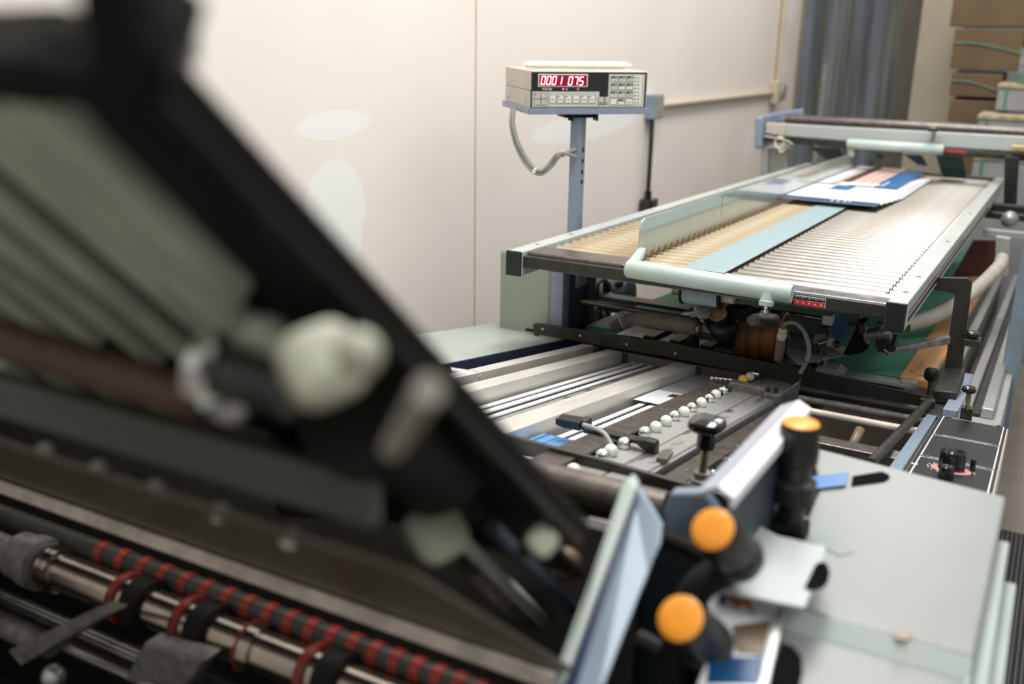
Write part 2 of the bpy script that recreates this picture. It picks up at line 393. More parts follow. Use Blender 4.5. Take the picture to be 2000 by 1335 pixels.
# ================================================================ COUNTER DISPLAY
DC = P(1150, 220, d=2.80)
ang = YAW + math.radians(14.4)
u = V((math.cos(ang), math.sin(ang), 0)); dv = V((-math.sin(ang), math.cos(ang), 0)); up = V((0, 0, 1))
M = Matrix(((u.x, dv.x, 0, DC.x), (u.y, dv.y, 0, DC.y), (0, 0, 1, DC.z), (0, 0, 0, 1)))
D = Fr((0, 0, 0), 0); D.M = M; D.I = M.inverted()
FP = Fr((0, 0, 0), 0); FP.M = M @ Matrix.Rotation(math.pi/2, 4, 'X'); FP.I = FP.M.inverted()   # x, up, toward viewer
def fl(px, py): return FP.loc(px, py)
bl, br = fl(1035, 212), fl(1262, 212); tl, tr = fl(1035, 137), fl(1262, 140)
bx0, bx1 = bl.x, br.x; tz = (tl.y+tr.y)/2; z0b = .012
st = thing('display_stand', 'blue grey hammered steel stand holding the counter display', 'stand', (DC.x, DC.y+.1, .85))
B('tray', 'blue', st, D, bx0-.003, bx1+.008, -.004, .30, -.004, .000, .001)
B('tray_lip', 'blue', st, D, bx0-.003, bx1+.008, -.007, -.004, -.004, .013, .001)
B('tray_lip', 'blue', st, D, bx0-.006, bx0-.003, -.004, .30, -.004, .013, .001)
pc = P(1135, 232, d=2.66); ptop = DC.z-.02
B('mounting_plate', 'matte', st, D, D.loc(1103, 226, -.01).x, D.loc(1168, 226, -.01).x, .02, .10, -.016, -.004, .002)
for s_ in (.012, -.012):
    for q in (0, 1):
        w_ = D.loc(1110+q*50, 230, -.02)
        MB().cyl(D.at(w_.x, .05+s_, -.026), D.at(w_.x, .05+s_, -.004), .004, n=8).build('bolt', 'matte', st)
pa = D.at(D.loc(1137, 226, -.01).x, .05, 0)
hw = .0175
MB().box(W0, pa.x-hw, pa.x+hw, pa.y-hw, pa.y+hw, .86, DC.z-.014).build('pole', 'blue', st, .003)
for py in (291, 312, 333, 352):
    h = P(1146, py, x=pa.x+hw)
    MB().cyl((pa.x+hw-.002, pa.y, h.z), (pa.x+hw+.0006, pa.y, h.z), .0065, n=16).build('hole', 'matte', st)
B('clamp', 'blue', st, W0, pa.x-.03, pa.x+.03, pa.y-.035, pa.y+.03, .98, 1.03, .006)
dsp = thing('counter_display', 'beige electronic sheet counter with red digits on the stand', 'counter', D.at(0, .12, 0))
B('housing', 'beige', dsp, D, bx0, bx1, .003, .29, .001, tz*.52, .002)
B('lid', 'beige', dsp, D, bx0, bx1, -.001, .29, tz*.525, tz, .003)
B('faceplate', 'panel', dsp, FP, bx0+.002, bx1-.004, .004, tz-.003, -.002, .002, .001)
def fr_(px, py): q = FP.loc(px, py); return q.x, q.y
def frect(name, m_, x0, y0, x1, y1, z0, z1, bev=.0008, par=None):
    a, b = fr_(x0, y0), fr_(x1, y1)
    return B(name, m_, par or dsp, FP, min(a[0], b[0]), max(a[0], b[0]), min(a[1], b[1]), max(a[1], b[1]), z0, z1, bev)
frect('control_strip', 'key', 1039.5, 178.5, 1169, 209, .0018, .0026)
frect('control_strip', 'key', 1167, 189, 1190, 209, .0018, .0026)
frect('keypad_plate', 'key', 1189, 144.5, 1256, 209, .0018, .0026)
frect('bezel', 'whitep', 1051, 144.2, 1147, 169.5, .0018, .003)
frect('led_window', 'window', 1052.7, 146, 1145.2, 168, .003, .0034)
for dx, col in ((1050, 1), (1250, 1)): pass
for py in (147, 152): pass
for kx in (974.5, 1023):                      # side screws
    s0 = D.loc(1000, 180); pass
for yy, zz in ((.05, tz*.26), (.24, tz*.26), (.05, tz*.62), (.24, tz*.62)):
    rr = .005 if zz < tz*.5 else .002
    MB().cyl(D.at(bx0-.0015, yy, zz), D.at(bx0+.001, yy, zz), rr, n=12).build('screw', 'steel', dsp)
# seven segment digits, slanted
pxm = (br.x-bl.x)/227.0
SEG = {'0': 'abcdef', '1': 'bc', '7': 'abc', '5': 'acdfg'}
def digit(ch, cx, cy):
    o = fr_(cx, cy); w, h, t = 3.3*pxm, 7.2*pxm, 1.15*pxm; sh = .17
    mb = MB(); z = .0034
    segs = dict(a=((-w, h), (w, h)), g=((-w, 0), (w, 0)), d=((-w, -h), (w, -h)), f=((-w, h), (-w, 0)), b=((w, h), (w, 0)), e=((-w, 0), (-w, -h)), c=((w, 0), (w, -h)))
    for k in SEG[ch]:
        (ax, ay), (bx, by) = segs[k]
        dx, dy = (t*.9, 0) if ay == by else (0, t*.9)
        nx, ny = (0, t*.62) if ay == by else (t*.62, 0)
        sg = 1 if (bx-ax+ (ay-by)) > 0 else -1
        if ay == by: pts = [(ax, ay), (ax+dx*.6, ay+ny), (bx-dx*.6, by+ny), (bx, by), (bx-dx*.6, by-ny), (ax+dx*.6, ay-ny)]
        else: pts = [(ax, ay), (ax+nx, ay-dy*.6), (bx+nx, by+dy*.6), (bx, by), (bx-nx, by+dy*.6), (ax-nx, ay-dy*.6)]
        mb.prism([FP.at(o[0]+x+y*sh, o[1]+y, z) for x, y in pts], FP.n()*.0004)
    mb.build('digit', 'led', dsp)
for ch, cx, cy in (('0', 1060.5, 156.8), ('0', 1071.2, 156.9), ('0', 1082, 157), ('1', 1093, 157.2), ('0', 1113.7, 157.6), ('7', 1124.2, 157.9), ('5', 1134.8, 158)):
    digit(ch, cx, cy)
def ftext(s_, px, py, hpx, m_='panel', z=.0036, sx=1.0, par=None):
    o = fr_(px, py); return text(s_, FP, o[0], o[1], z, hpx*pxm*1.35, m_, par or dsp, sx=sx)
ftext('PCB100', 1068, 174, 4.2, 'whitep', .0021)
frect('indicator_lamp', 'ledr', 1097.8, 172.2, 1100.8, 175.4, .002, .0026)
for cx, s_ in ((1106.6, '<'), (1128, '>')):
    o = fr_(cx, 174); MB().lathe(FP.at(o[0], o[1], .0018), FP.n(), [(1.8*pxm, 0), (1.8*pxm, .0006), (1.2*pxm, .0006), (1.2*pxm, .0001)], 16, False).build('ring_mark', 'whitep', dsp)
    ftext(s_, cx+(-2.2 if s_ == '<' else 2.2), 174, 3.2, 'whitep', .0021)
def key(x0, y0, x1, y1, led='panel', cap=None, num=None, label=None, lit=False, face='keyw'):
    k = frect('key', 'keyd', x0, y0, x1, y1, .0024, .0036, .0012)
    frect('key_face', face, x0+.8, y0+.8, x1-.8, y1-.8, .0034, .0040, .0004, k)
    if num is not None or cap:
        frect('key_band', 'keyd', x0+.8, y0+.8, x1-.8, y0+5.2, .0040, .0042, .0002, k)
        if num: ftext(num, x1-3.4, y0+3.2, 2.9, 'whitep', .0043, par=k)
    if led:
        o = fr_(x0+3.0, y0+3.1); MB().cyl(FP.at(o[0], o[1], .004), FP.at(o[0], o[1], .0046), 1.25*pxm, n=10).build('key_lamp', 'ledr' if lit else 'matte', k)
    if label: ftext(label, (x0+x1)/2, (y0+y1)/2+(2.2 if num or cap else 1.2), 2.1, 'panel', .0041, .85, par=k)
for i, (lab, led, lit) in enumerate((('RESET', 0, 0), ('TOTAL', 1, 0), ('RATE', 1, 0), ('BATCH', 1, 1), ('PRESET', 1, 0), ('SETUP', 1, 0))):
    x = 1072+i*15.4; y = 185.3+i*.05; key(x, y, x+12.6, y+16, led, label=lab, lit=lit)
kx = [(1042.6, 181), (1055.8, 181), (1042.6, 193.4), (1055.8, 193.4)]
for i, (x, y) in enumerate(kx):
    key(x, y, x+12.8, y+12, i < 2, lit=(i == 1), label=['I', None, '-', '+'][i], face='key')
NUM = [['1', '2', '3'], ['4', '5', '6'], ['7', '8', '9'], [None, '0', None]]
LAB = [['JOB#', 'SHIFT#', 'ORDER#'], ['FACTOR', None, None], ['TIME', 'DATE', 'COUNTS'], [None, None, 'NEXT']]
for r in range(4):
    for c_ in range(3):
        x = 1193+c_*15.1-r*.6; y = 148.2+r*14.8
        key(x, y, x+12.8, y+12.2, NUM[r][c_] is not None, num=NUM[r][c_], label=LAB[r][c_])
fs = frect('lamp_strip', 'keyw', 1238, 148.5, 1250.5, 204.5, .0024, .0034)
for i in range(8):
    o = fr_(1240.5-i*.25, 152+i*6.9); MB().cyl(FP.at(o[0], o[1], .0034), FP.at(o[0], o[1], .0042), 1.3*pxm, n=10).build('lamp', 'matte', fs)
    frect('caption_mark', 'keyd', 1244-i*.2, 150.8+i*6.9, 1249-i*.2, 151.8+i*6.9, .0034, .0036, 0, fs)
    frect('caption_mark', 'keyd', 1244-i*.2, 153+i*6.9, 1248-i*.2, 154+i*6.9, .0034, .0036, 0, fs)
ftext('stahl', 1177, 201.5, 8.2, 'panel', .0028, .8)
frect('logo_bar', 'panel', 1179.3, 189, 1180.6, 199, .0026, .003, 0)
# cream scraper lying on the display
q0, q1 = D.loc(1031, 130, tz), D.loc(1232, 132, tz)
yb = .10; x0 = bx0+.004; x1 = bx1-.012
prof = [(0, 0)]
mb = MB(); ring = []
for i in range(25):
    t_ = i/24; x = x0-.002+(x1-x0+.004)*t_
    edge = min(1, min(t_, 1-t_)/.07); k = math.sqrt(max(0, 1-(1-edge)**2))*.75+.05 if t_ < .5 else edge*.8+.06
    ring.append([D.at(x, yb+.022*k*math.cos(a_), tz+.0125+.0115*k*math.sin(a_)) for a_ in [2*math.pi*j/14 for j in range(14)]])
mb.rings(ring); tag(mb.build('scraper_bar', 'cream'), 'cream plastic bar lying on top of the counter display', 'bar')
# cables under the display
for k, (lab, pts) in enumerate((('outer grey cable looping from the display to the stand', [(1000, 212, 2.68), (998, 245, 2.68), (1008, 285, 2.68), (1028, 322, 2.67), (1053, 340, 2.66), (1076, 326, 2.65), (1094, 304, 2.64), (1124, 291, 2.67)]),
                     ('inner grey cable looping from the display to the stand', [(1004, 212, 2.66), (1003, 245, 2.66), (1015, 285, 2.66), (1036, 320, 2.66), (1056, 333, 2.65), (1076, 315, 2.64), (1093, 298, 2.62), (1124, 306, 2.67)]))):
    tag(MB().tube([P(x, y, d=d+.19) for x, y, d in pts], .0052, 10, 6).build('cable', 'cable'), lab, 'cable', 'cables under the display')
for (x, y, lab, ax) in ((1100, 300, 'clear cable tie round the cables beside the stand pole', (1, 1, .3)), (1044, 333, 'clear cable tie at the bottom of the cable loop', (1, 0, -.8))):
    c_ = P(x, y, d=2.83)
    tag(MB().lathe(c_-V(ax).normalized()*.002, ax, [(.009, 0), (.0105, 0), (.0105, .004), (.009, .004)], 14, False).build('cable_tie', 'cream'), lab, 'cable tie')
# ================================================================ ROLLER TABLE
rt = thing('roller_table', 'long sloping roller conveyor table with pale side rails', 'conveyor', T.at(-.69, 0, -.1))
for x0, x1, nm in ((-1.157, -1.117, 0), (-.270, -.231, 1)):
    s = B('side_rail', 'alu' if 0 else 'beam', rt, T, x0, x1, -.018, 3.12, -.052, .008, .0025)
    B('end_cap', 'panel', rt, T, x0-.001, x1+.001, -.026, -.018, -.053, .009, .003, label='black end cap')
    for v in (.10, .30, .90, 1.6, 2.4):
        MB().cyl(T.at((x0+x1)/2, v, .0075), T.at((x0+x1)/2, v, .0088), .006, n=12).build('screw_cap', 'steel', rt)
B('rail_stripe', 'red', rt, T, -.2315, -.2302, .03, 1.2, -.022, -.017, 0, label='thin dark red groove line')
B('rail_groove', 'dmetal', rt, T, -.2315, -.2298, .03, 2.2, -.040, -.030, 0)
B('front_bar', 'gun', rt, T, -1.117, -.270, -.012, .006, -.030, -.003, .0015)
B('lower_channel', 'brown', rt, T, -1.06, -.270, .012, .05, -.037, -.028, .002)
B('cover_strip', 'brown', rt, T, -1.117, -.86, .006, .098, -.012, .006, .005)
B('cover_strip', 'steel', rt, T, -.86, -.270, .006, .088, -.012, -.002, .002, label='shiny steel strip')
MB().cyl(T.at(-.86, .090, -.005), T.at(-.27, .090, -.005), .006).build('front_rod', 'bright', rt)
B('inner_tray', 'matte', rt, T, -1.117, -.270, .15, 3.1, -.046, -.036)
B('rear_bar', 'brown', rt, T, -1.117, -.270, 3.085, 3.12, -.05, .01, .003)
nr = 62
r0 = None
for i in range(nr):
    v = .120 + i*.0477; rr = .0185
    if r0 is None:
        pr = [(.006, 0), (.006, .004), (rr*.9, .004), (rr, .006), (rr, .228), (.007, .229), (.007, .262), (rr, .263), (rr, .371), (.007, .372), (.007, .484), (rr, .485), (rr, .825), (rr*.75, .827), (rr*.75, .836), (rr*.95, .837), (rr*.95, .845), (.006, .846)]
        mbr = MB().lathe(T.at(-1.117, v, -rr), (1, 0, 0), pr[:12], 16); mbr.m(1).lathe(T.at(-1.117, v, -rr), (1, 0, 0), pr[11:], 16)
        r0 = mbr.build('roller', ['roller', 'sheen'], rt)  # second slot carries the painted sheen on the right
        base = T.at(-1.117, v, -rr)
    else:
        r1 = r0.copy(); COL.objects.link(r1); r1.parent = rt; r1.location = T.at(-1.117, v, -rr)-base
B('centre_belt', 'belt', rt, T, -.741, -.641, .075, 3.09, .0005, .003, .0005, label='pale blue belt running down the middle')
# measuring scale on the front bar
s = MB().box(T, T.loc(1552, 575).x if 0 else -.458, -.392, -.0135, -.012, -.026, -.006).build('scale_label', 'whitep', rt)
B('scale_band', 'panel', s, T, -.458, -.393, -.0140, -.0135, -.015, -.0068)
B('scale_band', 'redp', s, T, -.458, -.393, -.0140, -.0135, -.0255, -.016)
for i in range(22):
    x = -.456+i*.003
    B('tick', 'whitep', s, T, x, x+.0007, -.0143, -.0140, -.0105 if i % 5 else -.013, -.007)
for i, n_ in enumerate(('40', '41', '42', '43', '44')):
    B('numeral_mark', 'whitep', s, T, -.452+i*.0125, -.449+i*.0125, -.0143, -.0140, -.0218, -.0195)
# blue grey belt drum under the front of the table
dr = thing('belt_drum', 'pale blue belt drum under the front edge of the roller table', 'roller', P(1372, 580, y=2.2))
a, b_ = P(1338, 568, y=2.21), P(1406, 584, y=2.21)
b_.z = a.z
a.z = b_.z = P(1372, 596, y=2.21).z + .028
MB().cyl(a, b_, .027, n=28).build('drum', 'belt', dr)
MB().cyl(a-V((.006, 0, 0)), a, .030, n=28).build('flange', 'matte', dr)
MB().cyl(b_, b_+V((.006, 0, 0)), .030, n=28).build('flange', 'matte', dr)
MB().cyl(a-V((.028, 0, -.004)), a-V((.004, 0, -.004)), .016).build('hub', 'brown', dr)
MB().cyl(b_+V((.004, 0, 0)), b_+V((.034, 0, 0)), .014).build('hub', 'creamk', dr)

# ---------------- side guide with clamp tube
def clamp_knob(c, r, name='clamp_knob', par=None, axis=(0, 0, 1), lobes=5, m_='shiny', h=.02):
    ax = V(axis).normalized(); t = ax.orthogonal().normalized(); b = ax.cross(t); rr = []
    for (k, hh) in ((.35, -.5), (.75, -.48), (.97, -.2), (1.0, .05), (.93, .32), (.7, .47), (.3, .52)):
        ring = []
        for j in range(40):
            a_ = 2*math.pi*j/40; q = r*k*(1-(.13*(1-math.cos(lobes*a_))/2 if lobes else 0))
            ring.append(V(c)+ax*hh*h+t*q*math.cos(a_)+b*q*math.sin(a_))
        rr.append(ring)
    return MB().rings(rr).build(name, m_, par)
gd = thing('side_guide', 'tall pale green side guide plate standing on the roller table', 'guide', T.at(-.88, .15, .004))
x = -.882; pts = [(.145, .004), (.160, -.004), (.20, .004), (2.86, .004), (2.86, .094), (.17, .094), (.150, .086), (.143, .070)]
MB().prism([T.at(x, v, w) for v, w in pts], (.004, 0, 0)).build('plate', 'greeng', gd, .0015)
B('red_mark', 'red', gd, T, x+.004, x+.0045, .80, .803, .03, .085)
ta, tb = V((-.838, 2.078, 1.127)), V((-.459, 2.078, 1.119))
MB().lathe(ta, tb-ta, [(.016, 0), (.0205, .004), (.0212, .012), (.0212, .374), (.019, .379), (.012, .379)], 28).build('clamp_tube', 'greent', gd)
MB().prism([V((-.838, 2.075, 1.124)), V((-.812, 2.075, 1.124)), V((-.866, 2.27, 1.119)), V((-.885, 2.27, 1.119))], (0, 0, .018)).build('bracket', 'greent', gd, .003)

kc = P(1498, 583, y=2.065)
MB().lathe(kc, (0, -.25, -1), [(.014, -.012), (.014, .004), (.017, .006), (.015, .016), (.009, .016)], 20).build('threaded_collar', 'greent', gd)
k2 = P(1493, 622, y=2.03)
MB().cyl(kc, k2, .005).build('clamp_screw', 'brown', gd)
MB().lathe(k2, kc-k2, [(.012, 0), (.012, .014), (.006, .02)], 16).build('knob_neck', 'shiny', gd)
clamp_knob(k2+V((0, 0, -.004)), .037, 'clamp_knob', gd, kc-k2+V((0, -.02, .0)), 5, 'black', .026)

# ---------------- far end of the table
YF = 4.95
fe = thing('table_end_frame', 'pale crossbeam frame over the far end of the roller table', 'frame', (-.75, YF, .9))
p0, p1 = P(1532, 245, y=YF), P(2000, 268, y=YF)
def bar4(name, m_, par, a, b, c, d, th, bev=.003, ax=(0, 1, 0)):
    return MB().prism([a, b, c, d], V(ax)*th).build(name, m_, par, bev)
def zq(px, py, y): return P(px, py, y=y)
bar4('cross_beam', 'beam', fe, zq(1534, 243, YF), zq(2010, 268, YF), zq(2010, 297, YF), zq(1530, 269, YF), .06)
bar4('lower_angle', 'dmetal', fe, zq(1490, 262, YF-.02), zq(2010, 303, YF-.02), zq(2010, 316, YF-.02), zq(1490, 276, YF-.02), .03)
bar4('end_plate', 'beige', fe, zq(1496, 240, YF-.01), zq(1534, 243, YF-.01), zq(1531, 266, YF-.01), zq(1494, 260, YF-.01), .05)
bar4('end_bracket', 'blue', fe, zq(1474, 228, YF-.05), zq(1489, 226, YF-.05), zq(1487, 292, YF-.05), zq(1472, 290, YF-.05), .35, .015)
bar4('end_bracket', 'blue', fe, zq(1480, 226, YF+.28), zq(1568, 212, YF+.28), zq(1568, 236, YF+.28), zq(1480, 240, YF+.28), .03, .006)
bar4('leg', 'grey', fe, zq(1487, 290, YF), zq(1500, 290, YF), zq(1497, 420, YF), zq(1484, 420, YF), .06)
bar4('leg', 'grey', fe, zq(1500, 290, YF+.03), zq(1538, 292, YF+.03), zq(1536, 420, YF+.03), zq(1498, 420, YF+.03), .10)
a = zq(1493, 266, YF-.04); MB().tube([a, a+V((.10, 0, -.012)), a+V((.14, 0, -.03))], .006).build('tie_rod', 'hosel', fe)
a, b_ = zq(1535, 229, YF+.10), zq(2010, 261, YF+.10)
b_.z = a.z = (a.z+b_.z)/2
tag(MB().cyl(a, b_+V((.4, 0, 0)), .021, n=20).build('round_bar', 'brown'), 'brown round bar running across above the pale crossbeam', 'bar')
c_ = zq(1523, 278, YF-.03); mb = MB()
for k in range(3):
    mb.tube([c_+V((.022*math.cos(t_*.7), -.004*k, .026*math.sin(t_*.7))) for t_ in range(10)], .0032, 8, 3)
mb.tube([c_+V((0, 0, -.026)), c_+V((.012, -.01, -.045)), c_+V((.03, -.01, -.03))], .0035, 8, 3)
tag(mb.build('coiled_cord', 'cream'), 'small coil of pale cord hanging from the far crossbeam', 'cord')
g2 = thing('end_guide', 'pale green clamp tube with black knob on the far crossbeam', 'clamp', zq(1750, 285, YF-.06))
a, b_ = zq(1654, 279, YF-.06), zq(1843, 293, YF-.06); zz = (a.z+b_.z)/2; a.z = zz; b_.z = zz
MB().lathe(a, b_-a, [(.015, 0), (.0215, .005), (.0225, .012), (.0225, (b_-a).length-.006), (.019, (b_-a).length)], 24).build('clamp_tube', 'greent', g2)
k = zq(1822, 268, YF-.07); MB().cyl(k-V((0, 0, .02)), k+V((0, 0, .045)), .009).build('clamp_screw', 'steel', g2)
clamp_knob(zq(1822, 252, YF-.07), .034, 'clamp_knob', g2, (0, 0, 1), 4, 'shiny', .022)
MB().prism([zq(1654, 284, YF-.05), zq(1668, 284, YF-.05), zq(1668, 306, YF-.05), zq(1656, 306, YF-.05)], (0, .004, 0)).build('bracket', 'greent', g2)
a = zq(1846, 292, YF-.035); B('scale_label', 'redp', fe, W0, a.x, a.x+.085, YF-.024, YF-.022, a.z-.010, a.z-.002)
# green straps turning round the far end
for i, (xa, xb, ya, xc, xd, yb, lab) in enumerate(((1582, 1640, 288, 1612, 1648, 312, 'dark green strap turning round the far left of the table end'),
                        (1688, 1716, 296, 1702, 1744, 312, 'narrow dark strap above the printed sheets'),
                        (1765, 1800, 302, 1793, 1812, 324, 'dark blue green strap right of the printed sheets'),
                        (1828, 1880, 304, 1842, 1888, 348, 'wide dark green strap right of the red scale'))):
    y0_, y1_ = YF+.02, YF+.10
    tag(MB().prism([zq(xa, ya, y0_), zq(xb, ya+2, y0_), zq(xd, yb, y1_), zq(xc, yb-2, y1_)], (0, .006, .002)).build('end_strap', 'dgreen'), lab, 'strap', 'straps at the far end')
a = zq(2000, 290, YF-.05); tag(MB().box(W0, a.x-.05, a.x+.05, YF-.06, YF-.03, a.z-.01, a.z+.012).build('brass_fitting', 'gold', None, .003), 'small brass fitting on the crossbeam at the right edge', 'fitting')
pg = P(1940, 400, y=4.6)
sf = thing('far_support', 'dark support frame under the far right end of the roller table', 'frame', (-.18, 4.4, .6))
for (x0, x1, y0_, y1_, yy, mm) in ((1960, 2030, 300, 395, 4.9, 'black'),):
    bar4('post', mm, sf, zq(1962, 305, yy), zq(1990, 307, yy), zq(1985, 400, yy), zq(1960, 400, yy), .05)
for (ya, yb, yy, mm) in ((395, 410, 4.6, 'dmetal'), (412, 425, 4.5, 'dmetal'), (447, 462, 4.2, 'grey')):
    bar4('rail', mm, sf, zq(1920, ya, yy), zq(2010, ya+9, yy), zq(2010, yb+9, yy), zq(1920, yb, yy), .04)
a = zq(1972, 428, 4.3); MB().ball(a, .032).build('ball_knob', 'castal', sf)
bar4('post', 'grey', sf, zq(1945, 462, 3.9), zq(1973, 466, 3.9), zq(1968, 540, 3.9), zq(1942, 540, 3.9), .04)
MB().prism([zq(1900, 470, 4.3), zq(1950, 470, 4.3), zq(1950, 540, 4.3), zq(1860, 540, 4.3)], (0, .02, 0)).build('back_panel', 'pbrown', sf)
MB().box(W0, -.36, -.19, 4.1, 4.3, .60, .74).build('crate', 'wood2', sf) if 0 else None

# ---------------- printed sheets, shingled
def tpoly(px, w, mb, i, th=.0008):
    mb.m(i); mb.prism([T.px(x, y, w) for x, y in px], T.n()*th)
SH = ['paper', 'pnavy', 'pblue', 'ppink', 'pbrown', 'porange', 'pcream', 'whitep']
nsh = 6
for i in range(nsh):
    w = .020 - i*.003; off = i*.0085
    mb = MB()
    near_l, near_r = T.loc(1545, 384, w), T.loc(1706, 406, w)
    v0 = (near_l.y+near_r.y)/2 + i*.06
    x0, x1 = -.872, near_r.x+off
    mb.m(0).box(T, x0, x1, v0, v0+.95 if i else v0+.6, w-.0008, w)
    if i == 0:
        mb.m(1).box(T, x0, x1, v0, v0+.10, w, w+.0006)
        for k in range(3): mb.m(7).box(T, -.70+k*.022, -.695+k*.022, v0+.035, v0+.085, w+.0006, w+.0009)
        mb.m(7).cyl(T.at(x1-.10, v0+.06, w), T.at(x1-.10, v0+.06, w+.0009), .007)
        a = T.loc(1647, 368, w); mb.m(2).box(T, a.x-.045, a.x+.03, a.y-.06, a.y+.12, w, w+.0006)
    o = mb.build('printed_sheet', SH)
    tag(o, ['nearest printed sheet with navy band at its front edge', 'printed sheet second from the front of the shingled stream', 'printed sheet third from the front of the shingled stream', 'printed sheet fourth from the front of the shingled stream',
            'printed sheet fifth from the front of the shingled stream', 'lowest printed sheet of the shingled stream'][i], 'paper sheet', 'sheets shingled on the roller table')
# the picture sheet behind the front sheet
w = .0225; v1 = T.loc(1748, 368, w).y; mb = MB(); x1 = T.loc(1748, 368, w).x
xs = [(-.872, -.80, 0), (-.80, -.755, 6), (-.755, -.70, 4), (-.70, -.665, 3), (-.665, -.65, 5), (-.65, -.615, 3), (-.615, -.598, 5), (-.598, -.58, 3), (-.58, x1+.008, 2)]
k = (x1+.872)/(-.50+.872)
x1 = x1+.008
tot = x1+.872
cuts = [0, .14, .23, .36, .47, .485, .60, .62, .69, 1.0]; cols = [0, 6, 4, 3, 5, 3, 5, 3, 2]
v2 = 3.02
for a, b_, c_ in zip(cuts[:-1], cuts[1:], cols):
    sk = .10*(1-a)
    mb.m(c_).box(T, -.872+tot*a, -.872+tot*b_, v1+(.16 if c_ == 4 else .05 if c_ in (3, 5) else 0), v2, w-.0008, w)
mb.m(7).box(T, -.872+tot*.36, -.872+tot*.72, v1, v1+.10, w, w+.0004)
mb.m(7).box(T, x1-.10, x1-.08, v1+.05, v1+.12, w, w+.0004); mb.m(7).box(T, x1-.07, x1-.064, v1+.05, v1+.25, w, w+.0004)
tag(mb.build('printed_sheet', SH), 'printed sheet with pink striped picture and blue right side', 'paper sheet')
# ================================================================ FEEDER BODY (left cabinet, feed board, right side)
cb = thing('side_cabinet', 'grey green cabinet under the left rail of the roller table', 'cabinet', (-1.28, 2.7, .78))
a, b_ = P(976, 487, y=2.42), P(1077, 487, y=2.42)
B('body', 'cab', cb, W0, a.x, b_.x, 2.42, 2.56, .785, 1.045, .008)
B('edge_column', 'blue', cb, W0, b_.x, P(1099, 590, y=2.42).x, 2.42, 2.62, .785, 1.04, .003)
xc = P(1099, 590, y=2.42).x
B('inner_panel', 'dnavy', cb, W0, xc, xc+.004, 2.46, 2.62, .80, 1.03)
cc = P(1125, 600, y=2.56)
B('upright', 'dnavy', cb, W0, P(1101, 600, y=2.56).x, P(1152, 600, y=2.56).x, 2.56, 2.60, .74, 1.05, .004)
B('groove', 'blue2', cb, W0, P(1117, 600, y=2.555).x, P(1119, 600, y=2.555).x, 2.556, 2.56, .76, 1.0)
B('groove', 'blue2', cb, W0, P(1127, 600, y=2.555).x, P(1129, 600, y=2.555).x, 2.556, 2.56, .76, 1.0)
B('clamp_block', 'blue', cb, W0, P(1110, 550, y=2.5).x, P(1131, 550, y=2.5).x, 2.49, 2.56, P(1120, 563, y=2.49).z, P(1120, 530, y=2.49).z, .003)
# drive pulley and motor behind it
dp = thing('drive_motor', 'dark electric motor with a large spoked pulley wheel under the roller table', 'motor', P(1190, 640, y=3.0))
c_ = P(1160, 600, y=2.95)
MB().lathe(c_, (1, 0, 0), [(.10, 0), (.105, .004), (.098, .012), (.105, .020), (.100, .026), (.085, .026), (.085, .018), (.02, .018), (.02, .03), (.001, .03)], 40).build('wheel', 'dmetal', dp)
for k in range(5):
    a_ = 2*math.pi*k/5+.4; d_ = V((0, math.cos(a_), math.sin(a_)))
    MB().tube([c_+V((.022, 0, 0))+d_*.015, c_+V((.022, 0, 0))+d_*.088], .009, 8, 0).build('spoke', 'dsteel', dp)
mo = dp
c_ = P(1192, 572, y=3.1)
MB().lathe(c_, (1, 0, 0), [(.03, 0), (.058, .004), (.06, .012), (.06, .07), (.05, .078), (.02, .08)], 28).build('motor_body', 'dnavy', mo)
MB().ball(P(1209, 553, y=3.06), .016).build('knob', 'shiny', mo)
B('mount', 'dmetal', mo, W0, c_.x-.05, c_.x+.08, 3.05, 3.2, .74, c_.z-.055, .004)
a, b_ = P(1142, 585, y=2.46), P(1350, 617, y=2.46); zz = (a.z+b_.z)/2; a.z = b_.z = zz
MB().cyl(P(1136, 588, y=2.50), P(1345, 622, y=2.50), .0085).build('cross_rod', 'brown', None)
tag(bpy.data.objects['cross_rod'], 'brown round rod running across above the ribbed hose', 'rod')
a, b_ = P(1175, 578, y=2.95), P(1345, 600, y=2.95)
tag(MB().prism([P(1175, 578, y=2.9), P(1345, 604, y=2.9), P(1345, 616, y=2.9), P(1170, 600, y=2.9)], (0, .05, 0)).build('cross_beam', 'dmetal'), 'dark beam crossing behind the brown rod under the table', 'beam')
bar4('link_bar', 'dmetal', mo, P(1166, 590, y=2.7), P(1178, 590, y=2.7), P(1166, 650, y=2.7), P(1150, 650, y=2.7), .01)

fb = thing('feed_board', 'green covered feed board with plywood edge under the roller table', 'board', G.at(-.7, .5, -.1))
B('green_cover', 'gbelt', fb, G, -1.12, -.268, .0, 3.2, -.012, 0)
B('plywood_edge', 'wood', fb, G, -.270, -.199, -.012, 3.2, -.014, .006, .002)
for (x, v) in ((-.25, .06), (-.222, .03)): MB().cyl(G.at(x, v, .005), G.at(x, v, .0066), .006, n=12).build('screw', 'steel', fb)
B('wood_strip', 'wood', fb, G, -.98, -.90, .62, .95, 0, .006, .002)
B('front_plate', 'dust', fb, G, -.56, -.235, -.055, -.004, -.012, -.003, .001)
B('front_plate', 'dust', fb, G, -.262, -.225, -.05, -.013, -.010, .004, .002)
B('support', 'dmetal', fb, G, -1.12, -.27, .0, 3.2, -.06, -.014)
for i, (xa, xb) in enumerate(((-.96, -.925), (-.885, -.85), (-.80, -.765))):
    B('white_tape', 'paper', fb, G, xa, xb, -.06, .55, .001, .003)
    B('dark_guide', 'dmetal', fb, G, xb, xb+.03, -.06, .50, .001, .012, .001)
bs = thing('feeder_side', 'long grey machine side with two rails right of the feed board', 'machine body', G.at(-.08, 0, -.7))
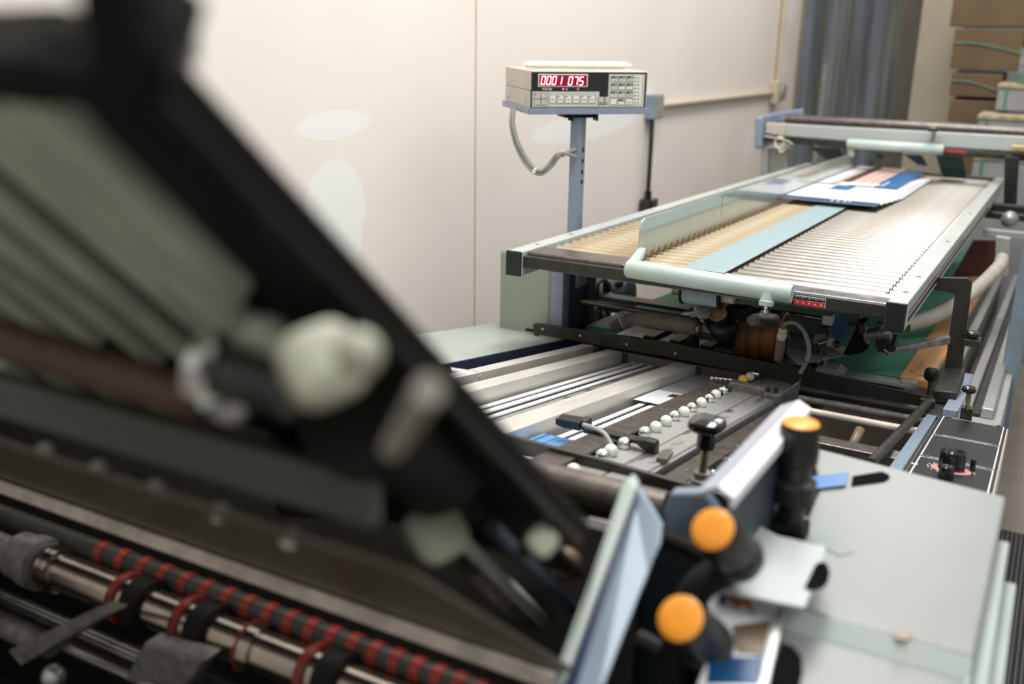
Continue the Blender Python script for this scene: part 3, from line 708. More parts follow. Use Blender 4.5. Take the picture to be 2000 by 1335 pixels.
B('side_panel', 'grey', bs, G, -.125, -.03, -.25, 2.7, -.75, -.060, .004)
for xa, xb in ((-.122, -.098), (-.078, -.050)): B('rail', 'alu', bs, G, xa, xb, -.02, 2.68, -.060, -.035, .003)
B('rail_channel', 'dmetal', bs, G, -.097, -.079, -.02, 2.68, -.060, -.052)
B('inner_plate', 'grey', bs, G, -.190, -.165, .25, 2.6, -.20, -.045, .003)
po = P(1990, 500, y=3.02)
bp_ = thing('upright_post', 'blue grey hammered upright post at the right edge of the photo', 'post', (-.035, 3.0, 0))
B('column', 'blue2', bp_, W0, P(1944, 790, y=3.02).x, P(1944, 790, y=3.02).x+.045, 3.02, 3.07, 0, 1.22, .004)
B('foot', 'blue', bp_, W0, P(1944, 790, y=3.02).x-.015, P(1944, 790, y=3.02).x+.07, 2.98, 3.11, 0, .012, .003)
for z in (.45, .62): MB().cyl((P(1944, 790, y=3.02).x-.012, 3.05, z), (P(1944, 790, y=3.02).x, 3.05, z), .008, n=10).build('bolt', 'black', bp_)
# black arched bracket
cf = thing('arched_bracket', 'black flat steel arched bracket standing over the feed board', 'bracket', P(1855, 780, y=2.65))
MB().prism([P(x, y, y=2.65) for x, y in ((1828, 542), (1890, 543.5), (1897, 549), (1898, 556), (1872, 772), (1838, 770), (1865, 573), (1824, 566))], (0, .014, 0)).build('arch', 'gun', cf, .001)
bar4('foot', 'gun', cf, P(1822, 762, y=2.45), P(1868, 766, y=2.45), P(1866, 790, y=2.45), P(1822, 786, y=2.45), .2)
kk = P(1899, 652, y=2.62); clamp_knob(kk, .019, 'knob', cf, (0, 0, 1), 0, 'shiny', .014)
MB().box(W0, kk.x-.016, kk.x+.022, 2.60, 2.64, kk.z-.028, kk.z-.010).build('knob_block', 'gun', cf, .002)
# fat pale suction hose at the right
tag(MB().tube([P(1770, 636, y=3.0), P(1812, 622, y=3.05), P(1855, 602, y=3.15), P(1905, 566, y=3.35), P(1950, 522, y=3.6), P(1957, 505, y=3.8)], .022, 16, 6).build('suction_hose', 'hosel'), 'fat pale grey hose curving down to the feed board at the right', 'hose')
# brown ribbed hose at the left
tag(MB().tube([P(1186, 690, y=2.60), P(1190, 665, y=2.58), P(1205, 641, y=2.55), P(1232, 627, y=2.5), P(1280, 627, y=2.46), P(1330, 633, y=2.44), P(1362, 640, y=2.44)], .0235, 18, 9, ribs=.035).build('ribbed_hose', 'hose'), 'dusty brown ribbed hose bending down behind the rear crossbar', 'hose')
for x, y in ((1221, 629), (1322, 634)):
    c_ = P(x, y, y=2.47); tag(MB().lathe(c_-V((.002, 0, 0)), (1, 0, .1 if x > 1300 else .6), [(.0255, 0), (.0275, 0), (.0275, .004), (.0255, .004)], 20, False).build('cable_tie', 'cable'), 'cable tie round the %s of the ribbed hose' % ('bend' if x < 1300 else 'straight end'), 'cable tie')

# ---------------- suction head: wheel, valve and arms
sw = thing('rubber_wheel', 'amber rubber suction wheel hanging under the roller table front', 'wheel', P(1488, 655, y=2.52))
a, b_ = P(1447, 652, y=2.52), P(1528, 655, y=2.52); a.z = b_.z = .888
L_ = b_.x-a.x
pr = [(.03, 0), (.066, 0)]
for k in range(3): pr += [(.070, L_*(.06+k*.31)), (.070, L_*(.29+k*.31)), (.066, L_*(.30+k*.31)), (.066, L_*(.345+k*.31))]
pr = pr[:-2]+[(.070, L_*.96), (.064, L_), (.03, L_)]
MB().lathe(a, (1, 0, 0), pr, 48).build('tyre', 'amber', sw)
MB().lathe(b_, (1, 0, 0), [(.067, 0), (.067, .004), (.062, .005), (.060, .0)], 48, False).build('rim', 'gold', sw)
MB().lathe(b_, (1, 0, 0), [(.060, -.01), (.058, .001), (.025, .002), (.022, .012), (.001, .014)], 40).build('hub', 'dmetal', sw)
for k in range(6):
    a_ = k*math.pi/3; MB().cyl(b_+V((.001, .042*math.cos(a_), .042*math.sin(a_))), b_+V((.006, .042*math.cos(a_), .042*math.sin(a_))), .005, n=8).build('bolt', 'steel', sw)
va = thing('suction_valve', 'dark cast suction valve with gold cap beside the amber wheel', 'valve', P(1415, 690, y=2.47))
t0, t1 = P(1402, 612, y=2.37), P(1424, 668, y=2.47)
MB().lathe(t0, t1-t0, [(.021, 0), (.0225, .002), (.0225, .010), (.019, .012), (.019, .045), (.030, .050), (.036, .062), (.036, .075), (.024, .085), (.024, .14)], 32).build('body', 'dmetal', va)
MB().lathe(t0-(t1-t0).normalized()*.004, t1-t0, [(.001, -.003), (.011, -.003), (.011, -.001), (.021, -.001), (.0225, .004)], 32).build('cap', 'gold', va)
clamp_knob(P(1374, 608, y=2.36), .023, 'lobed_knob', va, (.35, -.6, .7), 5, 'grey', .02)
MB().cyl(P(1374, 612, y=2.37), P(1388, 640, y=2.44), .009).build('knob_stem', 'gun', va)
MB().prism([P(1416, 600, y=2.42), P(1458, 604, y=2.42), P(1460, 628, y=2.42), P(1414, 622, y=2.42)], (0, .05, 0)).build('solenoid', 'matte', va, .002)
MB().cyl(P(1340, 636, y=2.44), P(1368, 642, y=2.44), .020).build('hose_nozzle', 'castal', va)
MB().prism([P(1366, 634, y=2.45), P(1405, 640, y=2.45), P(1408, 662, y=2.45), P(1360, 650, y=2.45)], (0, .04, 0)).build('bracket', 'castal', va, .003)
MB().prism([P(1350, 648, y=2.44), P(1395, 655, y=2.44), P(1403, 668, y=2.44), P(1350, 660, y=2.44)], (0, .02, 0)).build('arm', 'gun', va, .002)
MB().lathe(P(1352, 655, y=2.42), (.1, 0, -1), [(.008, 0), (.010, .01), (.018, .012), (.018, .045), (.012, .06)], 16).build('stop_finger', 'matte', va)
MB().ball(P(1344, 672, y=2.42), .009).build('stop_ball', 'matte', va)
# inner head block right of the wheel
hb = thing('head_bracket', 'dark bracket block over the sheets with small black side knob', 'bracket', P(1610, 700, y=2.5))
bar4('cube', 'alubar', hb, P(1607, 615, y=2.5), P(1626, 618, y=2.5), P(1624, 637, y=2.5), P(1605, 634, y=2.5), .03, .002)
bar4('block', 'gun', hb, P(1600, 640, y=2.49), P(1620, 640, y=2.49), P(1618, 655, y=2.49), P(1588, 668, y=2.49), .03, .002)
bar4('clamp', 'dsteel', hb, P(1592, 650, y=2.47), P(1612, 652, y=2.47), P(1604, 676, y=2.47), P(1586, 672, y=2.47), .03, .003)
bar4('clamp', 'gun', hb, P(1584, 672, y=2.46), P(1600, 674, y=2.46), P(1600, 690, y=2.46), P(1584, 687, y=2.46), .03, .003)
MB().cyl(P(1600, 672, y=2.46), P(1622, 664, y=2.46), .007).build('pin', 'steel', hb)
bar4('collar', 'creamk', hb, P(1617, 660, y=2.45), P(1628, 662, y=2.45), P(1624, 678, y=2.45), P(1614, 676, y=2.45), .02, .002)
a = P(1636, 671, y=2.45); clamp_knob(a, .011, 'side_knob', hb, (1, 0, -.1), 5, 'shiny', .012)
MB().cyl(P(1626, 668, y=2.45), a, .004).build('knob_stem', 'steel', hb)
MB().cyl(P(1520, 608, y=2.62), P(1604, 622, y=2.62), .006).build('cross_pin', 'bright', hb)
ll = thing('lower_bracket', 'dark casting with glossy black knob beside the milky bottle', 'bracket', P(1590, 730, y=2.42))
MB().cyl(P(1575, 704, y=2.43), P(1595, 707, y=2.43), .010).build('shaft', 'dsteel', ll)
MB().ball(P(1593, 707, y=2.42), .0145).build('black_knob', 'shiny', ll)
bar4('block', 'dsteel', ll, P(1600, 688, y=2.44), P(1614, 690, y=2.44), P(1608, 722, y=2.44), P(1595, 720, y=2.44), .02, .004)
MB().cyl(P(1612, 692, y=2.43), P(1608, 722, y=2.43), .007).build('pin', 'steel', ll)
bar4('base', 'dsteel', ll, P(1540, 690, y=2.43), P(1560, 692, y=2.43), P(1566, 722, y=2.43), P(1538, 718, y=2.43), .04, .006)
for k in range(4): MB().cyl(P(1552+k*5, 690+k*2, y=2.41), P(1552+k*5, 715+k*2, y=2.41), .006, n=10).build('bolt', 'steel', ll)
pf = MB().prism([P(x, y, y=2.40) for x, y in ((1596, 717), (1634, 721), (1645, 729), (1649, 731), (1642, 733), (1610, 733), (1590, 728))], (0, .05, 0)).build('plate_finger', 'dust', None)
tag(pf, 'curved sheet metal finger behind the rear crossbar', 'plate')
# little air filter bottle with its hose
fi = thing('filter_bottle', 'small clear filter bottle with pale cap behind the rear crossbar', 'bottle', P(1520, 705, y=2.40))
b0, b1 = P(1519, 706, y=2.40), P(1526, 663, y=2.40)
MB().lathe(b0, b1-b0, [(.006, 0), (.010, .003), (.0125, .01), (.0125, (b1-b0).length)], 8).build('bowl', 'clear', fi)
MB().lathe(b1, b1-b0, [(.0095, 0), (.0095, .006), (.012, .007), (.012, .018), (.009, .019), (.011, .021), (.011, .030), (.006, .031)], 18).build('cap', 'cream', fi)
tag(MB().tube([P(1529, 637, y=2.42), P(1540, 630, y=2.42), P(1556, 632, y=2.41), P(1572, 650, y=2.40), P(1580, 680, y=2.38), P(1575, 705, y=2.36), P(1563, 728, y=2.36)], .0055, 10, 6).build('air_hose', 'cable'), 'thin grey air hose arching over from the filter bottle', 'hose')
# blower nozzle and its arm on the right
bn = thing('blower_nozzle', 'black wedge shaped blower nozzle on a cast elbow over the green board', 'nozzle', P(1680, 700, y=2.52))
MB().prism([P(x, y, y=2.52) for x, y in ((1676, 628), (1690, 630), (1694, 650), (1697, 680), (1682, 690), (1644, 696), (1662, 660))], (.0, .05, 0)).build('wedge', 'matte', bn, .003)
MB().prism([P(x, y, y=2.50) for x, y in ((1677, 630), (1689, 631), (1690, 652), (1677, 653))], (0, .02, 0)).build('block', 'gun', bn, .003)
MB().lathe(P(1690, 655, y=2.52), P(1730, 650, y=2.52)-P(1690, 655, y=2.52), [(.022, 0), (.022, .006), (.016, .008), (.016, .030), (.019, .032), (.020, .05), (.014, .06)], 24).build('elbow', 'castal', bn)
MB().lathe(P(1724, 652, y=2.52), (0, -.1, 1), [(.012, 0), (.013, .02), (.016, .022), (.016, .030), (.010, .032)], 18).build('elbow_top', 'castal', bn)
MB().cyl(P(1658, 622, y=2.58), P(1682, 625, y=2.58), .018).build('rear_tube', 'hose', bn)
MB().cyl(P(1712, 668, y=2.50), P(1740, 690, y=2.48), .008).build('pin', 'steel', bn)
na = thing('nozzle_arm', 'flat dark bar from the nozzle to the arched bracket', 'bar', P(1780, 680, y=2.6))
bar4('bar', 'dsteel', na, P(1725, 684, y=2.50), P(1856, 658, y=2.64), P(1856, 672, y=2.64), P(1720, 694, y=2.50), .03, .002)
bar4('clamp', 'gun', na, P(1708, 670, y=2.48), P(1752, 672, y=2.48), P(1745, 686, y=2.48), P(1714, 688, y=2.48), .035, .002)
MB().cyl(P(1750, 655, y=2.465), P(1742, 680, y=2.465), .006).build('lever', 'shiny', na)
MB().cyl(P(1742, 680, y=2.455), P(1742, 680, y=2.485), .009).build('lever_hub', 'matte', na)
# loose papers and blue sheet in the pile area
def gsheet(pts, w, m_, lab, th=.001):
    tag(MB().prism([G.px(x, y, w) for x, y in pts], G.n()*th).build('loose_sheet', m_), lab, 'paper sheet')
gsheet(((1540, 640), (1600, 652), (1640, 690), (1655, 694), (1560, 712), (1536, 690)), .035, 'pgrey', 'grey text sheet lying beneath the head bracket')
gsheet(((1620, 640), (1655, 600), (1668, 628), (1648, 662), (1628, 665)), .06, 'pblue', 'bright blue sheet showing under the roller table')
gsheet(((1450, 610), (1622, 625), (1615, 655), (1455, 640)), .05, 'pnavy', 'navy sheet lying in shadow under the roller table')
gsheet(((1608, 672), (1654, 678), (1650, 692), (1612, 688)), .02, 'ppink', 'pinkish sheet corner beside the black nozzle')
gsheet(((1205, 652), (1240, 636), (1290, 640), (1262, 652), (1230, 655)), .03, 'paper', 'pale lilac sheet under the ribbed hose')
# ================================================================ REGISTER TABLE
rg = thing('register_table', 'sloping register table with dark base and running tapes', 'table', R.at(-.9, -.4, -.3))
B('left_body', 'green', rg, R, -1.42, -1.148, -.95, .50, -.30, 0, .004, label='pale green left side box')
B('inner_side', 'navy', rg, R, -1.148, -1.142, -.95, .46, -.20, .0005)
B('base_plate', 'dmetal', rg, R, -1.142, -.43, -.95, .50, -.060, -.045)
for xa, xb in ((-.945, -.932), (-.922, -.907), (-.893, -.880), (-.728, -.716), (-.706, -.692), (-.680, -.668), (-.655, -.646)):
    B('running_tape', 'whitep', rg, R, xa, xb, -.95, .25, -.034, -.030, .0008)
    B('tape_channel', 'matte', rg, R, xb, xb+.006, -.95, .25, -.040, -.034)
B('grain_plate', 'scuff', rg, R, -.870, -.805, -.95, .25, -.040, -.030)
B('right_frame', 'blue2', rg, R, -.180, -.158, -.80, .20, -.30, -.002, .002, label='blue grey right frame plate')
B('cross_tie', 'dmetal', rg, R, -1.142, -.18, -.55, -.50, -.26, -.19)
MB().cyl(R.at(-1.10, -.45, -.004), R.at(-1.055, -.40, -.012), .012).build('stub', 'alu', rg)
for i, (xa, xb, lab, v1) in enumerate(((-1.082, -1.048, 'first milled guide bar nearest the pale green left side', .215), (-1.000, -.957, 'second milled guide bar from the left side', .20), (-.800, -.747, 'wide milled guide bar left of the ball rail', .19))):
    o = thing('guide_bar', lab, 'bar', R.at((xa+xb)/2, -.4, -.04), 'milled guide bars on the register table')
    B('bar', 'alubar', o, R, xa, xb, -.95, v1, -.0445, 0, .001)
    B('notch_plate', 'gun', o, R, xa+.006, xb+.012, v1, v1+.012, -.03, -.004, .001)
ra = thing('ball_rail', 'dark flat rail with a grey ball holder beside it', 'rail', R.at(-.58, -.5, -.02))
B('flat_rail', 'brown', ra, R, -.637, -.588, -1.06, -.012, .000, .006, .001)
B('ball_holder', 'dust', ra, R, -.586, -.532, -1.10, -.03, -.022, -.004, .004)
B('rail_foot', 'gun', ra, R, -.637, -.60, -.03, .0, -.03, .012, .003)
ba = thing('scuffed_bar', 'dusty scuffed steel bar with worn black patches', 'bar', R.at(-.50, -.5, -.03))
B('bar', 'scuff', ba, R, -.529, -.487, -.98, -.04, -.022, -.003, .003)
B('bright_lip', 'alu', ba, R, -.487, -.480, -.98, -.04, -.026, -.006, .002)
bc = thing('bolted_bar', 'brown steel bar with hex bolts along its side', 'bar', R.at(-.44, -.5, -.06))
B('bar', 'brown', bc, R, -.470, -.432, -.90, -.10, -.045, -.012, .002)
for i, (v, dz) in enumerate(((-.15, 0), (-.27, 0), (-.40, 0), (-.44, -.015), (-.52, 0), (-.56, -.012), (-.60, 0), (-.70, 0), (-.73, -.014), (-.80, 0))):
    c_ = R.at(-.432, v, -.026+dz)
    MB().cyl(c_, c_+V((.010, 0, 0)), .0075, n=6).build('hex_bolt', 'steel', bc)
    MB().cyl(c_, c_+V((.017, 0, 0)), .004, n=10).build('bolt_end', 'steel', bc)
for v in (-.17, -.56): MB().prism([R.at(-.43, v, -.005), R.at(-.43, v+.04, -.005), R.at(-.43, v+.04, -.09), R.at(-.43, v, -.09)], (.004, 0, 0)).build('lug', 'steel', bc, .001)
bb = thing('end_block', 'dark steel end block joining the far ends of the rails', 'block', R.at(-.48, .0, -.03))
bar4('cross_piece', 'dsteel', bb, P(1424, 745, y=2.13), P(1523, 766, y=2.13), P(1522, 784, y=2.13), P(1416, 762, y=2.13), .022, .002)
bar4('block', 'dsteel', bb, P(1491, 768, y=2.11), P(1523, 773, y=2.11), P(1520, 790, y=2.11), P(1489, 785, y=2.11), .02, .002)
for x in (1500, 1516): MB().cyl(P(x, 766, y=2.13), P(x, 757, y=2.13), .0055).build('stud', 'dmetal', bb)
bar4('round_plate', 'dust', bb, R.px(1484, 752, -.004), R.px(1496, 736, -.004), R.px(1545, 748, -.004), R.px(1536, 766, -.004), -.012, .004, (0, 0, 1))
B('far_holder', 'dust', bb, R, -.586, -.532, .02, .20, -.022, -.008, .003)
bar4('side_block', 'dsteel', bb, P(1524, 770, y=2.2), P(1560, 745, y=2.25), P(1550, 800, y=2.25), P(1520, 810, y=2.2), .03, .003)
mb = MB()
for k in range(5): mb.lathe(P(1425-k*9, 742-k*1, y=2.16), (1, 0, .2), [(.006, 0), (.006, .006), (.003, .007), (.003, .012)], 10)
tag(mb.build('spring_clip', 'bright', None), 'small bright spring clip at the far end of the ball rail', 'clip')
# balls
BL = [(1120, 919, 'g'), (1177, 889, 'c'), (1193, 880, 'g'), (1219, 866, 'c'), (1260, 844, 'c'), (1281, 834, 'g'), (1301, 822, 'g'), (1318, 812, 'c'), (1336, 804, 'g'), (1352, 795, 'c'), (1370, 786, 'g'), (1386, 777, 'c'), (1398, 770, 'g'), (1413, 762, 'c'), (1451, 741, 'y'), (1465, 735, 'g'), (1476, 730, 'c')]
pos = ['nearest the camera, beyond the front crossbar', 'first', 'second', 'third', 'fourth', 'fifth', 'sixth', 'seventh', 'eighth', 'ninth', 'tenth', 'eleventh', 'twelfth', 'thirteenth']
protos = {}
for i, (x, y, k) in enumerate(BL):
    c_ = R.px(x, y, .004); r_ = .0118
    nm, mm, desc = {'g': ('glass_ball', 'glass', 'milky glass ball'), 'c': ('steel_ball', 'chrome', 'shiny steel ball'), 'y': ('yellow_ball', 'yellow', 'yellow ball')}[k]
    if k in protos: o = protos[k].copy(); COL.objects.link(o)
    else: o = MB().ball(V((0, 0, 0)), r_, 16).build(nm, mm, None, org=(0, 0, 0)); protos[k] = o
    o.location = c_
    if i == 0: lab = 'milky glass ball on the near side of the front crossbar'
    elif k == 'y': lab = 'the only yellow ball, near the far end of the ball rail'
    elif i > 14: lab = desc+' just beyond the yellow ball'
    else: lab = '%s, %s along the ball rail counting from the front crossbar' % (desc, pos[i])
    tag(o, lab, 'ball', 'balls along the rail')
# crossbars
xb = thing('rear_crossbar', 'long dark flat crossbar over the far end of the register table', 'crossbar', P(1430, 750, y=2.38))
MB().prism([P(x, y, y=2.385) for x, y in ((1041, 633), (1046, 631), (1300, 668), (1560, 720), (1818, 775), (1824, 780), (1824, 806), (1812, 806), (1560, 752), (1300, 696), (1042, 652))], (0, .009, 0)).build('bar', 'gun', xb, .0008)
bar4('left_leg', 'gun', xb, P(1043, 650, y=2.385), P(1051, 651, y=2.385), P(1049, 671, y=2.385), P(1041, 671, y=2.385), .009)
bar4('left_hook', 'matte', xb, P(1025, 641, y=2.40), P(1043, 644, y=2.40), P(1043, 649, y=2.40), P(1025, 646, y=2.40), .01)
for x, y in ((1060, 642), (1133, 655), (1224, 672), (1319, 690)):
    c_ = P(x, y, y=2.385); MB().cyl(c_, c_-V((0, .0012, 0)), .0028, n=10).build('rivet', 'whitep', xb)
bar4('right_plate', 'gun', xb, P(1796, 778, y=2.36), P(1826, 784, y=2.36), P(1820, 826, y=2.36), P(1794, 818, y=2.36), .02, .003)
a, b_ = P(1812, 786, y=2.35), P(1700, 905, x=-.206)
tag(MB().cyl(a, b_, .0095, n=16).build('slanting_rod', 'gun'), 'dark round rod slanting from the rear crossbar towards the white cover', 'rod')
tag(MB().prism([P(x, y, z=.79) for x, y in ((1118, 655), (1150, 638), (1176, 642), (1150, 664))], (0, 0, .012)).build('small_plate', 'brown'), 'small brown plate beside the foot of the grey green cabinet', 'plate')
fx = thing('front_crossbar', 'dark flat crossbar over the near end of the register table', 'crossbar', P(1180, 910, y=1.29))
MB().prism([P(x, y, y=1.29) for x, y in ((930, 836), (980, 848), (1180, 900), (1392, 961), (1470, 984), (1470, 1010), (1392, 987), (1180, 928), (980, 877), (930, 866))], (0, .009, 0)).build('bar', 'gun', fx, .0008)
for i, (y0_, y1_, yy, r_, mm, lab) in enumerate(((757, 806, 2.30, .011, 'dmetal', 'thick dark roller rod just under the rear crossbar'), (776, 824, 2.22, .0085, 'dsteel', 'thin dark rod below the thick roller rod'), (797, 846, 2.10, .008, 'lightbar', 'olive worn rod spanning the open frame'))):
    a, b_ = P(1560, y0_, y=yy), P(1806, y1_, y=yy); zz = (a.z+b_.z)/2; a.z = b_.z = zz
    tag(MB().cyl(a, b_, r_, n=16).build('cross_rod', mm), lab, 'rod', 'rods across the open frame')
a, b_ = P(1560, 856, y=1.8), P(1768, 907, y=1.8); zz = (a.z+b_.z)/2
tag(MB().box(W0, a.x, b_.x, 1.8, 1.84, zz-.02, zz+.004).build('edge_bar', 'brown', None, .002), 'brown steel edge bar behind the white cover', 'bar')
tag(MB().tube([P(1680, 838, y=1.95), P(1660, 880, y=1.9)], .010, 8, 0).build('hanging_strap', 'ptan'), 'dim ochre strap hanging inside the open frame', 'strap')
# blue slide block with knob on the right
sb = thing('slide_block', 'blue grey slide block beside the black control box', 'block', R.at(-.13, .4, -.05))
B('block', 'blue', sb, R, -.150, -.118, .125, .80, -.05, .014, .003)
B('base', 'gun', sb, R, -.19, -.150, .10, .40, -.06, -.002, .002)
kb = thing('thumb_screw', 'small black thumb knob on a brass stem beside the blue slide block', 'knob', P(1888, 800, x=-.10))
clamp_knob(P(1893, 760, x=-.10), .0155, 'knob', kb, (0, 0, 1), 5, 'shiny', .014)
MB().cyl(P(1893, 764, x=-.10), P(1889, 798, x=-.10), .0055).build('stem', 'brass', kb)
B('bracket', 'gun', kb, W0, P(1889, 800, x=-.10).x-.012, P(1889, 800, x=-.10).x+.012, P(1889, 800, x=-.10).y-.012, P(1889, 800, x=-.10).y+.012, .74, P(1889, 797, x=-.10).z, .002)
k3 = thing('clamp_screw', 'matte black wing knob at the corner of the plywood edge', 'knob', P(1817, 770, y=2.42))
clamp_knob(P(1819, 731, y=2.42), .017, 'knob', k3, (.1, 0, 1), 3, 'matte', .03)
MB().cyl(P(1819, 735, y=2.42), P(1815, 772, y=2.42), .006).build('stem', 'gun', k3)
# control box
bx = thing('control_box', 'black topped control box with pink dial and white outlines', 'control box', R.at(-.08, -.3, -.2))
B('housing', 'beige', bx, R, -.154, -.012, -.80, .105, -.22, -.002, .004)
B('face', 'ptex', bx, R, -.151, -.016, -.795, .100, -.002, .0005)
def line(x0, y0, x1, y1, wd_=.0022):
    a, b = R.loc(x0, y0), R.loc(x1, y1); d_ = (b-a).normalized(); n_ = V((-d_.y, d_.x, 0))*wd_/2
    MB().prism([R.at(q.x, q.y, .0005) for q in (a-n_, b-n_, b+n_, a+n_)], R.n()*.0004).build('outline', 'whitep', bx)
v_s1, v_s2 = R.loc(1884, 859).y, R.loc(1860, 902).y
def rline(xa, va, xb_, vb, wd_=.0022):
    MB().box(R, min(xa, xb_)-wd_/2, max(xa, xb_)+wd_/2, min(va, vb)-wd_/2, max(va, vb)+wd_/2, .0005, .0010).build('outline', 'whitep', bx)
xl, xr = -.143, -.022
for va, vb in ((.094, v_s1+.006), (v_s1-.006, v_s2+.006), (v_s2-.006, -.76)):
    rline(xl, va, xr, va, .0014); rline(xl, vb, xr, vb, .0014); rline(xl, va, xl, vb); rline(xr, va, xr, vb)
for v in (.092, v_s1, v_s2):
    for x in (-.133, -.030): MB().cyl(R.at(x, v, .0005), R.at(x, v, .003), .006, n=12).build('screw', 'steel', bx)
dc = R.loc(1857, 917); MB().cyl(R.at(dc.x, dc.y, .0005), R.at(dc.x, dc.y, .0012), .033, n=36).build('dial', 'pink', bx)
for k in range(14):
    a_ = 2*math.pi*k/18; MB().cyl(R.at(dc.x+.038*math.cos(a_), dc.y+.038*math.sin(a_), .0005), R.at(dc.x+.038*math.cos(a_), dc.y+.038*math.sin(a_), .001), .0018, n=8).build('dial_mark', 'whitep', bx)
def ribknob(c, r, h, nm):
    rr = []
    for hh, k in ((0, 1), (h*.9, .95), (h, .85)):
        rr.append([R.at(c.x+r*k*(1+.05*(j % 2))*math.cos(2*math.pi*j/40), c.y+r*k*(1+.05*(j % 2))*math.sin(2*math.pi*j/40), .001+hh) for j in range(40)])
    MB().rings(rr, False).build(nm, 'shiny', bx)
ribknob(dc, .021, .034, 'dial_knob')
d2 = R.loc(1846, 935); ribknob(d2, .012, .022, 'small_knob')
d3 = R.loc(1898, 921); MB().cyl(R.at(d3.x, d3.y, 0), R.at(d3.x, d3.y, .022), .005, n=12).build('stop_pin', 'shiny', bx)
for k in range(3): B('pictogram_mark', 'whitep', bx, R, R.loc(1780+k*5, 905).x, R.loc(1783+k*5, 905).x, R.loc(1784, 905).y-.006, R.loc(1784, 905).y+.004, .0005, .0009)
# blue printed sheets on the tapes
mb = MB(); w = -.024
def rp(i, x0, x1, v0, v1, w0=w): mb.m(i).box(R, x0, x1, v0, v1, w0, w0+.0008)
vA = R.loc(1060, 845, w).y
rp(0, -.742, -.640, -1.06, -.845); rp(3, -.742, -.640, -.845, -.70)
for xx, ww in ((-.735, .006), (-.712, .002), (-.672, .002), (-.662, .002), (-.648, .006)): mb.m(2).box(R, xx, xx+ww, -.845, -.70, w+.0008, w+.0012)
tag(mb.build('printed_sheet', ['paper', 'pnavy', 'pblue', 'plight']), 'light blue sheet with white border running under the front crossbar', 'paper sheet')
mb = MB(); mb.m(1).box(R, -.742, -.615, -.10, .21, w, w+.0008); mb.m(0).box(R, -.742, -.615, -.26, -.10, w, w+.0008)
mb.m(2).box(R, -.70, -.64, -.16, -.12, w+.0008, w+.001); mb.m(3).box(R, -.68, -.62, -.235, -.19, w+.0008, w+.001)
tag(mb.build('printed_sheet', ['paper', 'pgrey', 'pbrown', 'ppink']), 'text and picture sheet running beside the far ball rail', 'paper sheet')
# black star knob on its stem
sk = thing('star_knob', 'glossy black star knob on a brass stem above the bolted bar', 'knob', P(1372, 935, x=-.40))
kc = P(1381, 828, x=-.40)
clamp_knob(kc, .0305, 'knob', sk, (0, 0, 1), 4, 'shiny', .020)
MB().lathe(kc-V((0, 0, .038)), (0, 0, 1), [(.013, 0), (.014, .002), (.013, .02), (.016, .034)], 20).build('knob_skirt', 'shiny', sk)
MB().cyl(P(1372, 922, x=-.40), kc-V((0, 0, .036)), .0062).build('stem', 'brass', sk)
c_ = P(1371, 935, x=-.40); MB().lathe(c_-V((0, 0, .012)), (0, 0, 1), [(.017, 0), (.017, .012), (.013, .015), (.013, .024), (.008, .025)], 18).build('collar', 'dsteel', sk)
MB().box(W0, c_.x-.022, c_.x+.022, c_.y-.02, c_.y+.02, c_.z-.05, c_.z-.012).build('block', 'dsteel', sk, .002)
B('green_tag', 'strapg', sk, W0, P(1339, 925, y=1.42).x-.002, P(1339, 925, y=1.42).x+.002, 1.42, 1.425, P(1339, 932, y=1.42).z, P(1339, 918, y=1.42).z)
# sensor arm
sa = thing('sensor_arm', 'black sensor head on a bent bracket with a grey cable', 'sensor', P(1262, 905, y=1.40))
MB().prism([P(x, y, y=1.46) for x, y in ((1084, 817), (1132, 825), (1132, 842), (1100, 836), (1084, 829))], (0, .03, 0)).build('head', 'black', sa, .002)
MB().prism([P(x, y, y=1.465) for x, y in ((1131, 820), (1144, 822), (1146, 842), (1132, 840))], (0, .026, 0)).build('lens', 'gun', sa, .003)
bar4('arm', 'black', sa, P(1140, 836, y=1.45), P(1258, 862, y=1.45), P(1256, 870, y=1.45), P(1138, 846, y=1.45), .02, .002)
MB().prism([P(x, y, y=1.44) for x, y in ((1232, 858), (1262, 860), (1278, 864), (1280, 872), (1277, 914), (1262, 914), (1262, 885))], (0, .02, 0)).build('upright', 'black', sa, .002)
MB().tube([P(1140, 829, y=1.44), P(1162, 836, y=1.42), P(1182, 848, y=1.41), P(1198, 876, y=1.40), P(1214, 904, y=1.40)], .0038, 10, 6).build('cable', 'cable', sa)
bar4('small_block', 'brown', None, P(1282, 893, y=1.40), P(1302, 896, y=1.40), P(1298, 906, y=1.40), P(1280, 903, y=1.40), .035, .001)
tag(bpy.data.objects['small_block'], 'small brown steel block beside the sensor bracket', 'block')
# ================================================================ FOLDING MACHINE IN THE FOREGROUND
fp = thing('fold_plate', 'raised dark fold plate with parallel rods across the left foreground', 'fold plate', PL.at(-.5, .3, 0))
MB().prism([PL.at(x, v, 0) for x, v in ((-.366, -.01), (-.300, -.01), (-.272, .50), (-.350, .50))], PL.n()*.014).build('frame_rail', 'matte', fp, .003, label='wide black frame rail')
MB().prism([PL.at(x, v, -.006) for x, v in ((-.312, .0), (-.300, .0), (-.273, .50), (-.285, .50))], PL.n()*.006).build('rail_flange', 'black', fp, .002)
B('backing', 'platem', fp, PL, -1.6, -.352, .02, .74, .022, .026)
ends = [(-.388, .175), (-.418, .235), (-.450, .262), (-.511, .31), (-.565, .312), (-.618, .30), (-.673, .50), (-.73, .52), (-.785, .52), (-.84, .52), (-.90, .52)]
for i, (x, v) in enumerate(ends):
    if i < 7 and i > 2:
        v2 = v + .2
    MB().tube([PL.at(x, .015, 0), PL.at(x, v if i != 6 else .5, 0)], .0105 if i > 1 else .012, 10, 0).build('rod', 'rodm', fp)
